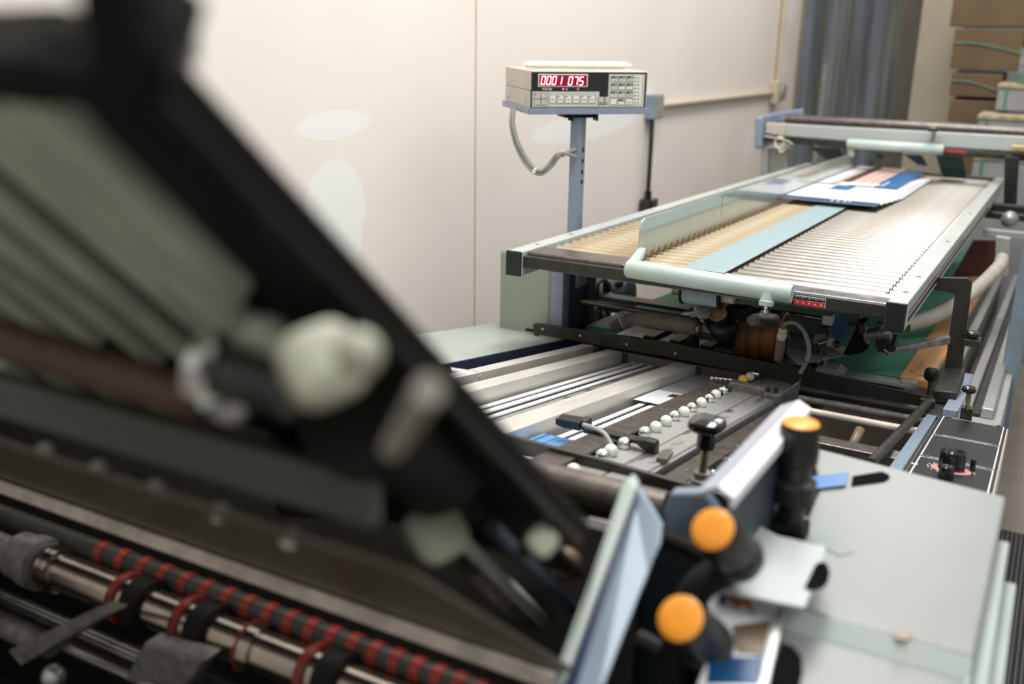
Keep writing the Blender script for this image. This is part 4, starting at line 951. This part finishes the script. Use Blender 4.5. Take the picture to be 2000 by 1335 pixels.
for x, y0_, y1_, x1 in ((60, 700, 800, 205), (0, 705, 795, 130), (-60, 710, 790, 60), (140, 710, 828, 300), (230, 735, 848, 385), (330, 770, 860, 450)):
    MB().tube([PL.px(x, y0_, -.02), PL.px(x1, y1_, -.02)], .0075, 8, 0).build('rod', 'rodb', fp)
a, b_ = PL.px(-120, 625, -.05), PL.px(405, 785, -.05)
MB().cyl(a, b_, .0135).build('cross_tube', 'brownrod', fp)
c_ = PL.px(414, 720, -.05); d_ = (b_-a).normalized()
MB().lathe(c_-d_*.004, d_, [(.016, 0), (.021, .002), (.021, .010), (.016, .012)], 24).build('collar', 'bright', fp)
MB().cyl(c_+V((0, 0, .0)), c_+d_*.05, .014).build('tube_end', 'dmetal', fp)
MB().ball(PL.px(450, 790, -.05), .012).build('screw_head', 'alu', fp)
MB().ball(PL.px(520, 660, -.02), .013).build('screw_head', 'rodm', fp)
MB().ball(PL.px(495, 725, -.03), .010).build('brass_screw', 'gold', fp)
for (x, y, w, r_, lab, tl_) in ((630, 712, -.05, .021, 'large cream adjusting knob on the black fold plate', 'k'), (850, 1040, -.04, .026, 'lower cream adjusting knob below the black drum of the fold plate', 'k'), (1058, 1055, -.02, .013, 'small cream knob near the bottom end of the black frame rail', 'k'), (1010, 1245, .03, .022, 'dim cream knob beside the blue grey flange', 'k')):
    kt = thing('adjusting_knob', lab, 'knob', PL.px(x, y, w), 'cream knobs on the fold plate')
    c_ = PL.px(x, y, w); ax = (CAM-c_).normalized()*.4+V((.5, -.2, .5))
    clamp_knob(c_, r_, 'grip', kt, ax, 4, 'creamk', r_*.9)
    MB().cyl(c_-ax.normalized()*.04, c_, r_*.4).build('stem', 'dmetal', kt)
MB().ball(PL.px(700, 690, -.05), .010).build('screw_head', 'creamk', fp)
dm = thing('plate_drum', 'black cylinder block hanging on the fold plate with a modelled highlight streak', 'block', PL.px(760, 850, -.03))
a, b_ = PL.px(700, 800, -.02), PL.px(850, 900, .0)
MB().cyl(a, b_, .040, n=28).build('drum', 'matte', dm)
s0, s1 = PL.px(838, 760, -.07), PL.px(765, 875, -.07)
MB().cyl(s0, s1, .0052).build('highlight_streak', 'hosel', dm)  # thin pale rod standing in for the slanted highlight on the drum
MB().cyl(PL.px(480, 830, -.02), PL.px(700, 960, -.0), .022).build('shaft', 'dmetal', dm)
bar4('stop_block', 'matte', fp, PL.px(480, 760, .0), PL.px(700, 780, .0), PL.px(950, 980, .0), PL.px(560, 980, .0), .02, .004, (0, -.7, -.7))
# upper end of the plate
ub = fp
MB().prism([PL.px(x, y, -.01) for x, y in ((-160, 120), (30, 118), (120, 140), (170, 90), (200, 20), (330, 125), (310, 215), (150, 215), (-160, 205))], PL.n()*.03).build('head_bar', 'matte', ub, .003)
MB().prism([PL.px(x, y, -.02) for x, y in ((125, -80), (250, -80), (240, 30), (262, 80), (325, 140), (170, 180), (150, 60))], PL.n()*.02).build('head_arm', 'matte', ub, .003)
MB().tube([PL.px(262, -60, .02), PL.px(268, 20, .02), PL.px(325, 110, .02)], .016, 10, 5).build('handle', 'rodm', ub)
# lower bars: bolted beam, sheet and worn strip, all running across the machine
XL, XR = -1.5, -.30
lb = thing('bolted_beam', 'dark beam with a row of round bolts across the left foreground', 'beam', (-.8, .5, 1.27))
MB().box(W0, XL, -.33, .432, .447, 1.358, 1.392).build('beam', 'beamg', lb, .004)
for x_, y_ in ((90, 880), (193, 915), (305, 955), (430, 1000), (568, 1050)):
    q = P(x_, y_, y=.465); MB().ball(q, .0075).build('bolt_head', 'rodb', lb)
ls = MB().prism([V((XL, .43, 1.343)), V((XL, .705, 1.094)), V((XL, .705, 1.090)), V((XL, .43, 1.339))], (XR-XL, 0, 0)).build('guide_sheet', 'sheetm', None)
tag(ls, 'dull brown sheet sloping down from the bolted beam to the worn strip', 'sheet')
ws = MB().prism([V((XL, .698, 1.072)), V((XL, .708, 1.084)), V((XL, .712, 1.081)), V((XL, .702, 1.068))], (-.28-XL, 0, 0)).build('worn_strip', 'lightbar', None, .002)
tag(ws, 'worn pale steel strip running diagonally above the rollers', 'strip')
zS = (P(60, 1080, y=.76).z+P(640, 1335, y=.76).z)/2
sh = thing('roller_shaft', 'polished roller shaft with three wide red rings', 'shaft', (-.8, .76, zS-.03))
xs_ = lambda px_, py_: P(px_, py_, y=.76).x
x0s = xs_(35, 1068)
MB().lathe((XL, .76, zS), (1, 0, 0), [(.020, 0), (.020, x0s-XL), (.033, x0s-XL+.003), (.033, x0s-XL+.03), (.037, x0s-XL+.033), (.037, x0s-XL+.055), (.028, x0s-XL+.058)], 28).build('bearing_collar', 'dsteel', sh)
rings_ = [(245, 1165), (367, 1208), (609, 1310)]
xa = xs_(100, 1098); MB().cyl((xa, .76, zS), (-.3, .76, zS), .0255, n=28).build('core', 'shaftm', sh)
MB().lathe((xa, .76, zS), (1, 0, 0), [(.031, 0), (.031, .008), (.026, .009), (.031, .010), (.031, .02), (.0255, .021)], 28).build('end_ring', 'shaftm', sh)
for px_, py_ in rings_:
    x = xs_(px_, py_)
    MB().lathe((x, .76, zS), (1, 0, 0), [(.0260, -.004), (.0335, -.002), (.0345, 0), (.0345, .009), (.0335, .010)], 32).build('red_ring', 'red', sh)
    MB().cyl((x+.010, .76, zS), (x+.022, .76, zS), .0300, n=28).build('steel_ring', 'shaftm', sh)
    MB().cyl((x+.022, .76, zS), (x+.050, .76, zS), .0335, n=28).build('rubber_sleeve', 'matte', sh)
x = xs_(487, 1250); MB().cyl((x, .76, zS), (x+.003, .76, zS), .0315, n=28).build('thin_red_ring', 'red', sh)
MB().cyl((x+.003, .76, zS), (x+.02, .76, zS), .030, n=28).build('steel_ring', 'shaftm', sh)
yb_ = .80; zb_ = (P(205, 1075, y=yb_).z+P(697, 1270, y=yb_).z)/2
rb = thing('banded_roller', 'dark roller with many narrow red bands behind the polished shaft', 'roller', (-.8, yb_, zb_-.02))
MB().cyl((XL, yb_, zb_), (-.28, yb_, zb_), .015, n=20).build('core', 'gun', rb)
for k in range(19):
    f_ = k/12.0; x = P(205+492*f_, 1075+195*f_, y=yb_).x
    if x > -.3: break
    MB().cyl((x-.007, yb_, zb_), (x+.007, yb_, zb_), .0165, n=20).build('red_band', 'red', rb)
# lower dark shafts and lever
for i, (xa_, ya_, xb_, yb2, yy, r_, mm, lab) in enumerate(((0, 1200, 285, 1250, .80, .013, 'steel', 'short steel shaft below the polished roller'), (0, 1215, 100, 1262, .72, .017, 'dsteel', 'dull steel shaft at the lower left corner'), (130, 1270, 420, 1380, .74, .010, 'steel', 'thin steel shaft behind the grey lever'), (330, 1300, 560, 1400, .78, .014, 'dmetal', 'dark shaft at the bottom edge of the photo'))):
    a, b_ = P(xa_, ya_, y=yy), P(xb_, yb2, y=yy); zz = (a.z+b_.z)/2; a.z = zz; b_.z = zz
    if i < 2: a.x -= .3
    tag(MB().cyl(a, b_, r_, n=20).build('steel_shaft', mm), lab, 'shaft', 'shafts under the polished roller')
lv = MB().prism([P(x, y, y=.66) for x, y in ((15, 1270), (180, 1190), (212, 1198), (40, 1300))], (0, .03, -.004)).build('grey_lever', 'dsteel', None, .002)
tag(lv, 'flat grey lever bar in the lower left corner', 'lever')
bar4('clamp_block', 'dsteel', None, P(280, 1255, y=.70), P(400, 1290, y=.70), P(360, 1345, y=.70), P(240, 1330, y=.70), .03, .004)
tag(bpy.data.objects['clamp_block.001'] if 'clamp_block.001' in bpy.data.objects else bpy.data.objects['clamp_block'], 'dusty steel clamp block at the bottom edge of the photo', 'block')
a = P(105, 1320, y=.62); tag(MB().ball(a, .014).build('round_nut', 'alu'), 'bright round nut at the bottom left corner', 'nut')
# folder body, dark inside
fo = thing('folding_machine', 'dark machine body under the fold plate', 'machine body', (-.85, .9, 0))
B('lower_panel', 'matte', fo, W0, -1.6, -.30, .86, 1.16, .0, .80, .004)
B('floor_pan', 'matte', fo, W0, -1.6, -.30, .20, .86, .55, .58)
B('rear_wall', 'gun', fo, W0, -1.6, -.33, .90, .92, .80, 1.13)
B('side_wall', 'matte', fo, W0, -1.62, -1.60, .2, 1.16, .0, 1.1)
a, b_ = P(960, 905, y=1.08), P(1300, 993, y=1.08); zz = (a.z+b_.z)/2
tag(MB().cyl((a.x-.35, 1.08, zz), (b_.x, 1.08, zz), .021, n=20).build('infeed_roller', 'brown'), 'brown grey round bar just in front of the front crossbar', 'bar')
for i, (xa_, ya_, xb_, yb2, mm) in enumerate(((880, 1035, 1075, 1225, 'rodm'), (960, 1030, 1120, 1190, 'dnavy'), (920, 1100, 1040, 1215, 'dsteel'))):
    tag(MB().tube([PL.px(xa_, ya_, -.005), PL.px(xb_, yb2, -.005)], (.008, .007, .014)[i], 8, 0).build('guide_rod', mm),
        ['pale edged rod slanting down to the blue grey flange', 'thin dark rod nearest the end of the black frame rail', 'thick dull rod between the two thinner slanting rods'][i], 'rod', 'slanting rods by the flange')
tag(MB().ball(PL.px(1105, 1100, .04), .018, 12).build('copper_boss', 'porange' if 0 else 'brownrod'), 'brownish round boss near the bottom of the black frame rail', 'boss')
MB().cyl(P(1150, 1025, y=.95), P(1195, 1035, y=.95), .010).build('stub_shaft', 'steel', None)
tag(bpy.data.objects['stub_shaft'], 'little steel stub shaft left of the blue grey flange', 'shaft')
# blue grey flange and side plate
fg = thing('side_flange', 'tall blue grey bent flange plate standing in the foreground', 'plate', P(1180, 1335, y=.80))
def fy(y): return .88-(y-936)/400*.22
MB().prism([P(x, y, y=fy(y)) for x, y in ((1228, 936), (1250, 962), (1270, 992), (1291, 1030), (1287, 1066), (1266, 1112), (1172, 1350), (1110, 1350), (1240, 985))], (0, .008, 0)).build('face', 'blue2', fg, .002)
MB().prism([P(x, y, y=fy(y)-.01) for x, y in ((1214, 946), (1228, 933), (1240, 955), (1092, 1350), (1070, 1350), (1150, 1130))], (0, .016, 0)).build('front_edge', 'green', fg, .002)
MB().prism([P(x, y, y=fy(y)-.002) for x, y in ((1236, 955), (1246, 975), (1120, 1350), (1090, 1350))], (0, .004, 0)).build('groove', 'navy', fg)
sp = thing('blue_side_plate', 'blue grey folder side plate behind the orange capped knobs', 'plate', P(1380, 1100, y=.9))
MB().prism([P(x, y, y=.95) for x, y in ((1308, 962), (1372, 962), (1400, 1000), (1372, 1075), (1300, 1050), (1296, 1000))], (0, .02, 0)).build('upper_plate', 'blue2', sp, .004)
MB().prism([P(x, y, y=.97) for x, y in ((1290, 1060), (1420, 1080), (1420, 1360), (1190, 1360))], (0, .02, 0)).build('lower_plate', 'dnavy', sp)
y0_, y1_ = .845, 1.165
st_ = [(-.236, 1.234), (-.221, 1.226), (-.221, 1.214), (-.224, 1.214), (-.225, 1.223), (-.236, 1.230)]
s2_ = [(-.258, 1.222), (-.236, 1.234), (-.236, 1.230), (-.257, 1.218)]
an = thing('angle_strip', 'bright pale angle strip running back from the orange knobs', 'strip', (-.24, .95, 1.11))
for nm_, mm_, sec_ in (('lit_face', 'whitep', st_), ('shaded_face', 'lav', s2_)):  # white and lavender paint the lit and shaded faces of one strip
    MB().prism([V((x, y0_, z+.006)) for x, z in sec_], (0, y1_-y0_, -.017)).build(nm_, mm_, an)
B('web', 'dnavy', an, W0, -.230, -.226, .86, 1.16, 1.0, 1.212)
B('strip_base', 'dnavy', an, W0, -.30, -.2, .90, 1.14, .80, 1.0)
# white folder cover
cv = thing('folder_cover', 'large white painted folder cover at the lower right', 'cover', (-.1, 1.0, .0))
zc = 1.10
MB().prism([V((-.243, 1.325, zc)), V((.004, 1.293, zc)), V((.001, .905, zc)), V((-.182, .905, zc)), V((-.19, 1.0, zc)), V((-.20, 1.12, zc)), V((-.205, 1.2, zc))], (0, 0, -.012)).build('top_panel', 'white', cv, .004)
MB().prism([V((-.182, .905, zc-.001)), V((.001, .905, zc-.001)), V((.001, .885, zc-.016)), V((-.182, .885, zc-.016))], (0, 0, -.01)).build('step_face', 'green', cv, .002)
B('lower_panel', 'white', cv, W0, -.182, .001, .45, .887, zc-.028, zc-.016, .003)
B('side_panel', 'green', cv, W0, -.004, .001, .45, 1.29, .3, zc-.012, .002)
B('side_ledge', 'green', cv, W0, .001, .030, .45, 1.17, zc-.062, zc-.052, .002)
B('side_ledge', 'green', cv, W0, .001, .016, .45, 1.22, zc-.034, zc-.026, .002)
B('side_skirt', 'green', cv, W0, .026, .030, .45, 1.17, .3, zc-.055, .002)
B('front_skirt', 'dnavy', cv, W0, -.17, .0, .47, 1.28, .0, zc-.04)
MB().prism([P(x, y, z=zc+.0005) for x, y in ((1665, 930), (1722, 921), (1736, 927), (1738, 934), (1728, 941), (1662, 950))], (0, 0, .0008)).build('slot', 'void', cv)
MB().prism([P(x, y, z=zc+.0004) for x, y in ((1485, 1022), (1500, 1004), (1545, 998), (1600, 1020), (1645, 1050), (1668, 1078), (1640, 1086), (1600, 1064), (1550, 1050), (1500, 1045))], (0, 0, .0006)).build('painted_shading', 'shade_green', cv)  # flat darker polygon painted in for shading on the curved cover
MB().prism([P(x, y, z=zc+.0005) for x, y in ((1745, 1232), (1772, 1228), (1785, 1240), (1770, 1250), (1748, 1246))], (0, 0, .0006)).build('rust_spot', 'rust', cv)
tag(MB().prism([P(x, y, z=zc+.003) for x, y in ((1560, 935), (1658, 922), (1652, 948), (1560, 958))], (0, 0, .001)).build('blue_sheet', 'pblue'), 'blue sheet edge lying under the far orange knob', 'paper sheet')
gp = thing('guide_plate', 'white guide plate with a black half round opening', 'plate', P(1500, 1100, z=1.13))
MB().prism([P(x, y, z=1.135) for x, y in ((1425, 1005), (1455, 1010), (1520, 1045), (1614, 1066), (1606, 1100), (1572, 1185), (1400, 1150), (1380, 1100))], (0, 0, -.004)).build('plate', 'white2', gp, .001)
MB().prism([P(x, y, z=1.136) for x, y in ((1571, 1148), (1592, 1104), (1603, 1097), (1615, 1102), (1621, 1118), (1617, 1137), (1606, 1149), (1590, 1153))], (0, 0, .001)).build('half_round_opening', 'void', gp)
mb = MB()
zp = 1.105
def zpoly(i, pts, dz=.0): mb.m(i).prism([P(x, y, z=zp+dz) for x, y in pts], (0, 0, .0008))
zpoly(0, ((1370, 1135), (1530, 1165), (1505, 1260), (1490, 1345), (1360, 1345), (1400, 1240)))
zpoly(5, ((1412, 1150), (1440, 1150), (1462, 1165), (1475, 1200), (1450, 1180), (1440, 1192), (1425, 1170)), .001)
zpoly(1, ((1430, 1222), (1504, 1212), (1492, 1280), (1440, 1275)), .001)
zpoly(2, ((1385, 1285), (1490, 1282), (1484, 1335), (1380, 1335)), .001)
tag(mb.build('picture_sheet', ['paper', 'ptan', 'pnavy', 'plight', 'ppink', 'porange']), 'printed sheet with brown and navy picture beside the lower orange knob', 'paper sheet')
g3 = thing('lower_guide_plate', 'pale lower guide plate with a big black half round opening', 'plate', P(1540, 1260, z=1.11))
MB().prism([P(x, y, z=1.115) for x, y in ((1520, 1180), (1536, 1184), (1512, 1290), (1498, 1350), (1476, 1350), (1500, 1260))], (0, 0, -.01)).build('edge_strip', 'alu', g3, .001)
MB().prism([P(x, y, z=1.112) for x, y in ((1510, 1300), (1525, 1255), (1548, 1262), (1566, 1285), (1568, 1315), (1560, 1350), (1500, 1350))], (0, 0, .001)).build('half_round_opening', 'void', g3)
# orange capped knobs
def oknob(face, back, r, lab, stack):
    t = thing('orange_knob', lab, 'knob', back, 'orange capped black knobs'); ax = (face-back); L_ = ax.length
    MB().lathe(back, ax, [(r*.80, 0), (r*1.12, .004), (r*1.12, L_*.45), (r*1.04, L_*.6), (r*1.03, L_-.002), (r*.98, L_)], 36).build('body', 'black', t)
    MB().lathe(face-ax.normalized()*.001, ax, [(r*.97, 0), (r*.97, .0015), (r*.90, .0025), (r*.5, .0032), (.001, .0034)], 36).build('cap', 'orange', t)
    MB().lathe(back-ax.normalized()*stack, ax, [(r*.7, 0), (r*.7, stack*.35), (r*1.2, stack*.4), (r*1.2, stack*.7), (r*.85, stack*.75), (r*.85, stack)], 28).build('stem', 'dmetal', t)
k1 = P(1564, 826, d=1.10)
oknob(k1, k1-V((0, 0, .047)), .0208, 'orange capped black knob farthest back, standing upright', .075)
f2 = P(1392, 1033, d=.88); b2 = P(1430, 1074, d=.925); oknob(f2, b2, .0200, 'orange capped black knob in the middle of the three', .04)
f3 = P(1329, 1207, d=.86); b3 = P(1368, 1246, d=.905); oknob(f3, b3, .0210, 'orange capped black knob nearest the camera', .04)
kbk = thing('knob_bracket', 'black bracket arms carrying the orange capped knobs', 'bracket', P(1440, 1150, y=.86))
MB().tube([b2+V((.0, .03, -.03)), b2+V((-.03, .0, -.05)), b3+V((-.03, .03, -.04)), b3+V((-.02, .02, -.10))], .016, 12, 5).build('arm', 'matte', kbk)
MB().tube([P(1300, 1050, y=.93), P(1360, 1075, y=.92), P(1400, 1100, y=.90)], .010, 10, 4).build('rod', 'matte', kbk)
MB().tube([P(1250, 1245, y=.88), P(1300, 1270, y=.87)], .010, 10, 0).build('rod', 'dmetal', kbk)
B('foot', 'matte', kbk, W0, -.255, -.195, .80, .90, .90, 1.10, .004)
B('post', 'matte', kbk, W0, k1.x-.02, k1.x+.02, k1.y-.02, k1.y+.02, 1.0, k1.z-.12, .004)
# ================================================================ LIGHTS, WORLD, CAMERA
def area(name, loc, size, sy_, power, col=(1, 1, 1), rot=(0, 0, 0)):
    l = bpy.data.lights.new(name, 'AREA'); l.shape = 'RECTANGLE'; l.size = size; l.size_y = sy_; l.energy = power; l.color = col
    o = bpy.data.objects.new(name, l); COL.objects.link(o); o.location = loc; o.rotation_euler = rot
    return o
area('ceiling_lamp', (-.66, 2.6, 3.85), .8, 3.6, 118, (1, .985, .96))
area('ceiling_lamp', (-.6, 6.0, 3.3), .9, 2.0, 26, (1, .96, .90))
area('ceiling_lamp', (1.2, 2.6, 3.6), .5, 2.4, 18, (.95, .97, 1))
area('ceiling_lamp', (1.0, .2, 3.4), .5, 1.4, 20, (.97, .98, 1))
wd = bpy.data.worlds.new('room_air'); SC.world = wd; wd.use_nodes = True
wn = wd.node_tree; tc = wn.nodes.new('ShaderNodeTexCoord'); sx_ = wn.nodes.new('ShaderNodeSeparateXYZ')
wn.links.new(tc.outputs['Generated'], sx_.inputs[0])
mr = wn.nodes.new('ShaderNodeMapRange'); mr.inputs['From Min'].default_value = -1; mr.inputs['From Max'].default_value = 1
wn.links.new(sx_.outputs['Z'], mr.inputs['Value'])
rp = wn.nodes.new('ShaderNodeValToRGB'); cr = rp.color_ramp     # dim walls around, pale ceiling above, dark floor below
cr.elements[0].position = .0; cr.elements[0].color = (.22, .21, .19, 1)
cr.elements[1].position = 1.0; cr.elements[1].color = (1, 1, .98, 1)
e_ = cr.elements.new(.5); e_.color = (.34, .34, .32, 1)
e_ = cr.elements.new(.68); e_.color = (.75, .76, .75, 1)
wn.links.new(mr.outputs[0], rp.inputs['Fac']); wn.links.new(rp.outputs['Color'], wn.nodes['Background'].inputs[0])
wn.nodes['Background'].inputs[1].default_value = .72
cd = bpy.data.cameras.new('camera'); cam = bpy.data.objects.new('camera', cd); COL.objects.link(cam)
cam.matrix_world = Matrix(((RX.x, UY.x, -FZ.x, CAM.x), (RX.y, UY.y, -FZ.y, CAM.y), (RX.z, UY.z, -FZ.z, CAM.z), (0, 0, 0, 1)))
cd.sensor_width = 36; cd.lens = F/2000*36; cd.clip_start = .02
cd.dof.use_dof = True; cd.dof.focus_distance = 2.12; cd.dof.aperture_fstop = cd.lens/1000/.0138*1.0
cd.dof.aperture_blades = 0
SC.camera = cam
vs = SC.view_settings; vs.view_transform = 'Standard'; vs.look = 'None'; vs.exposure = .10; vs.gamma = 1; vs.use_curve_mapping = False
SC.cycles.use_denoising = True
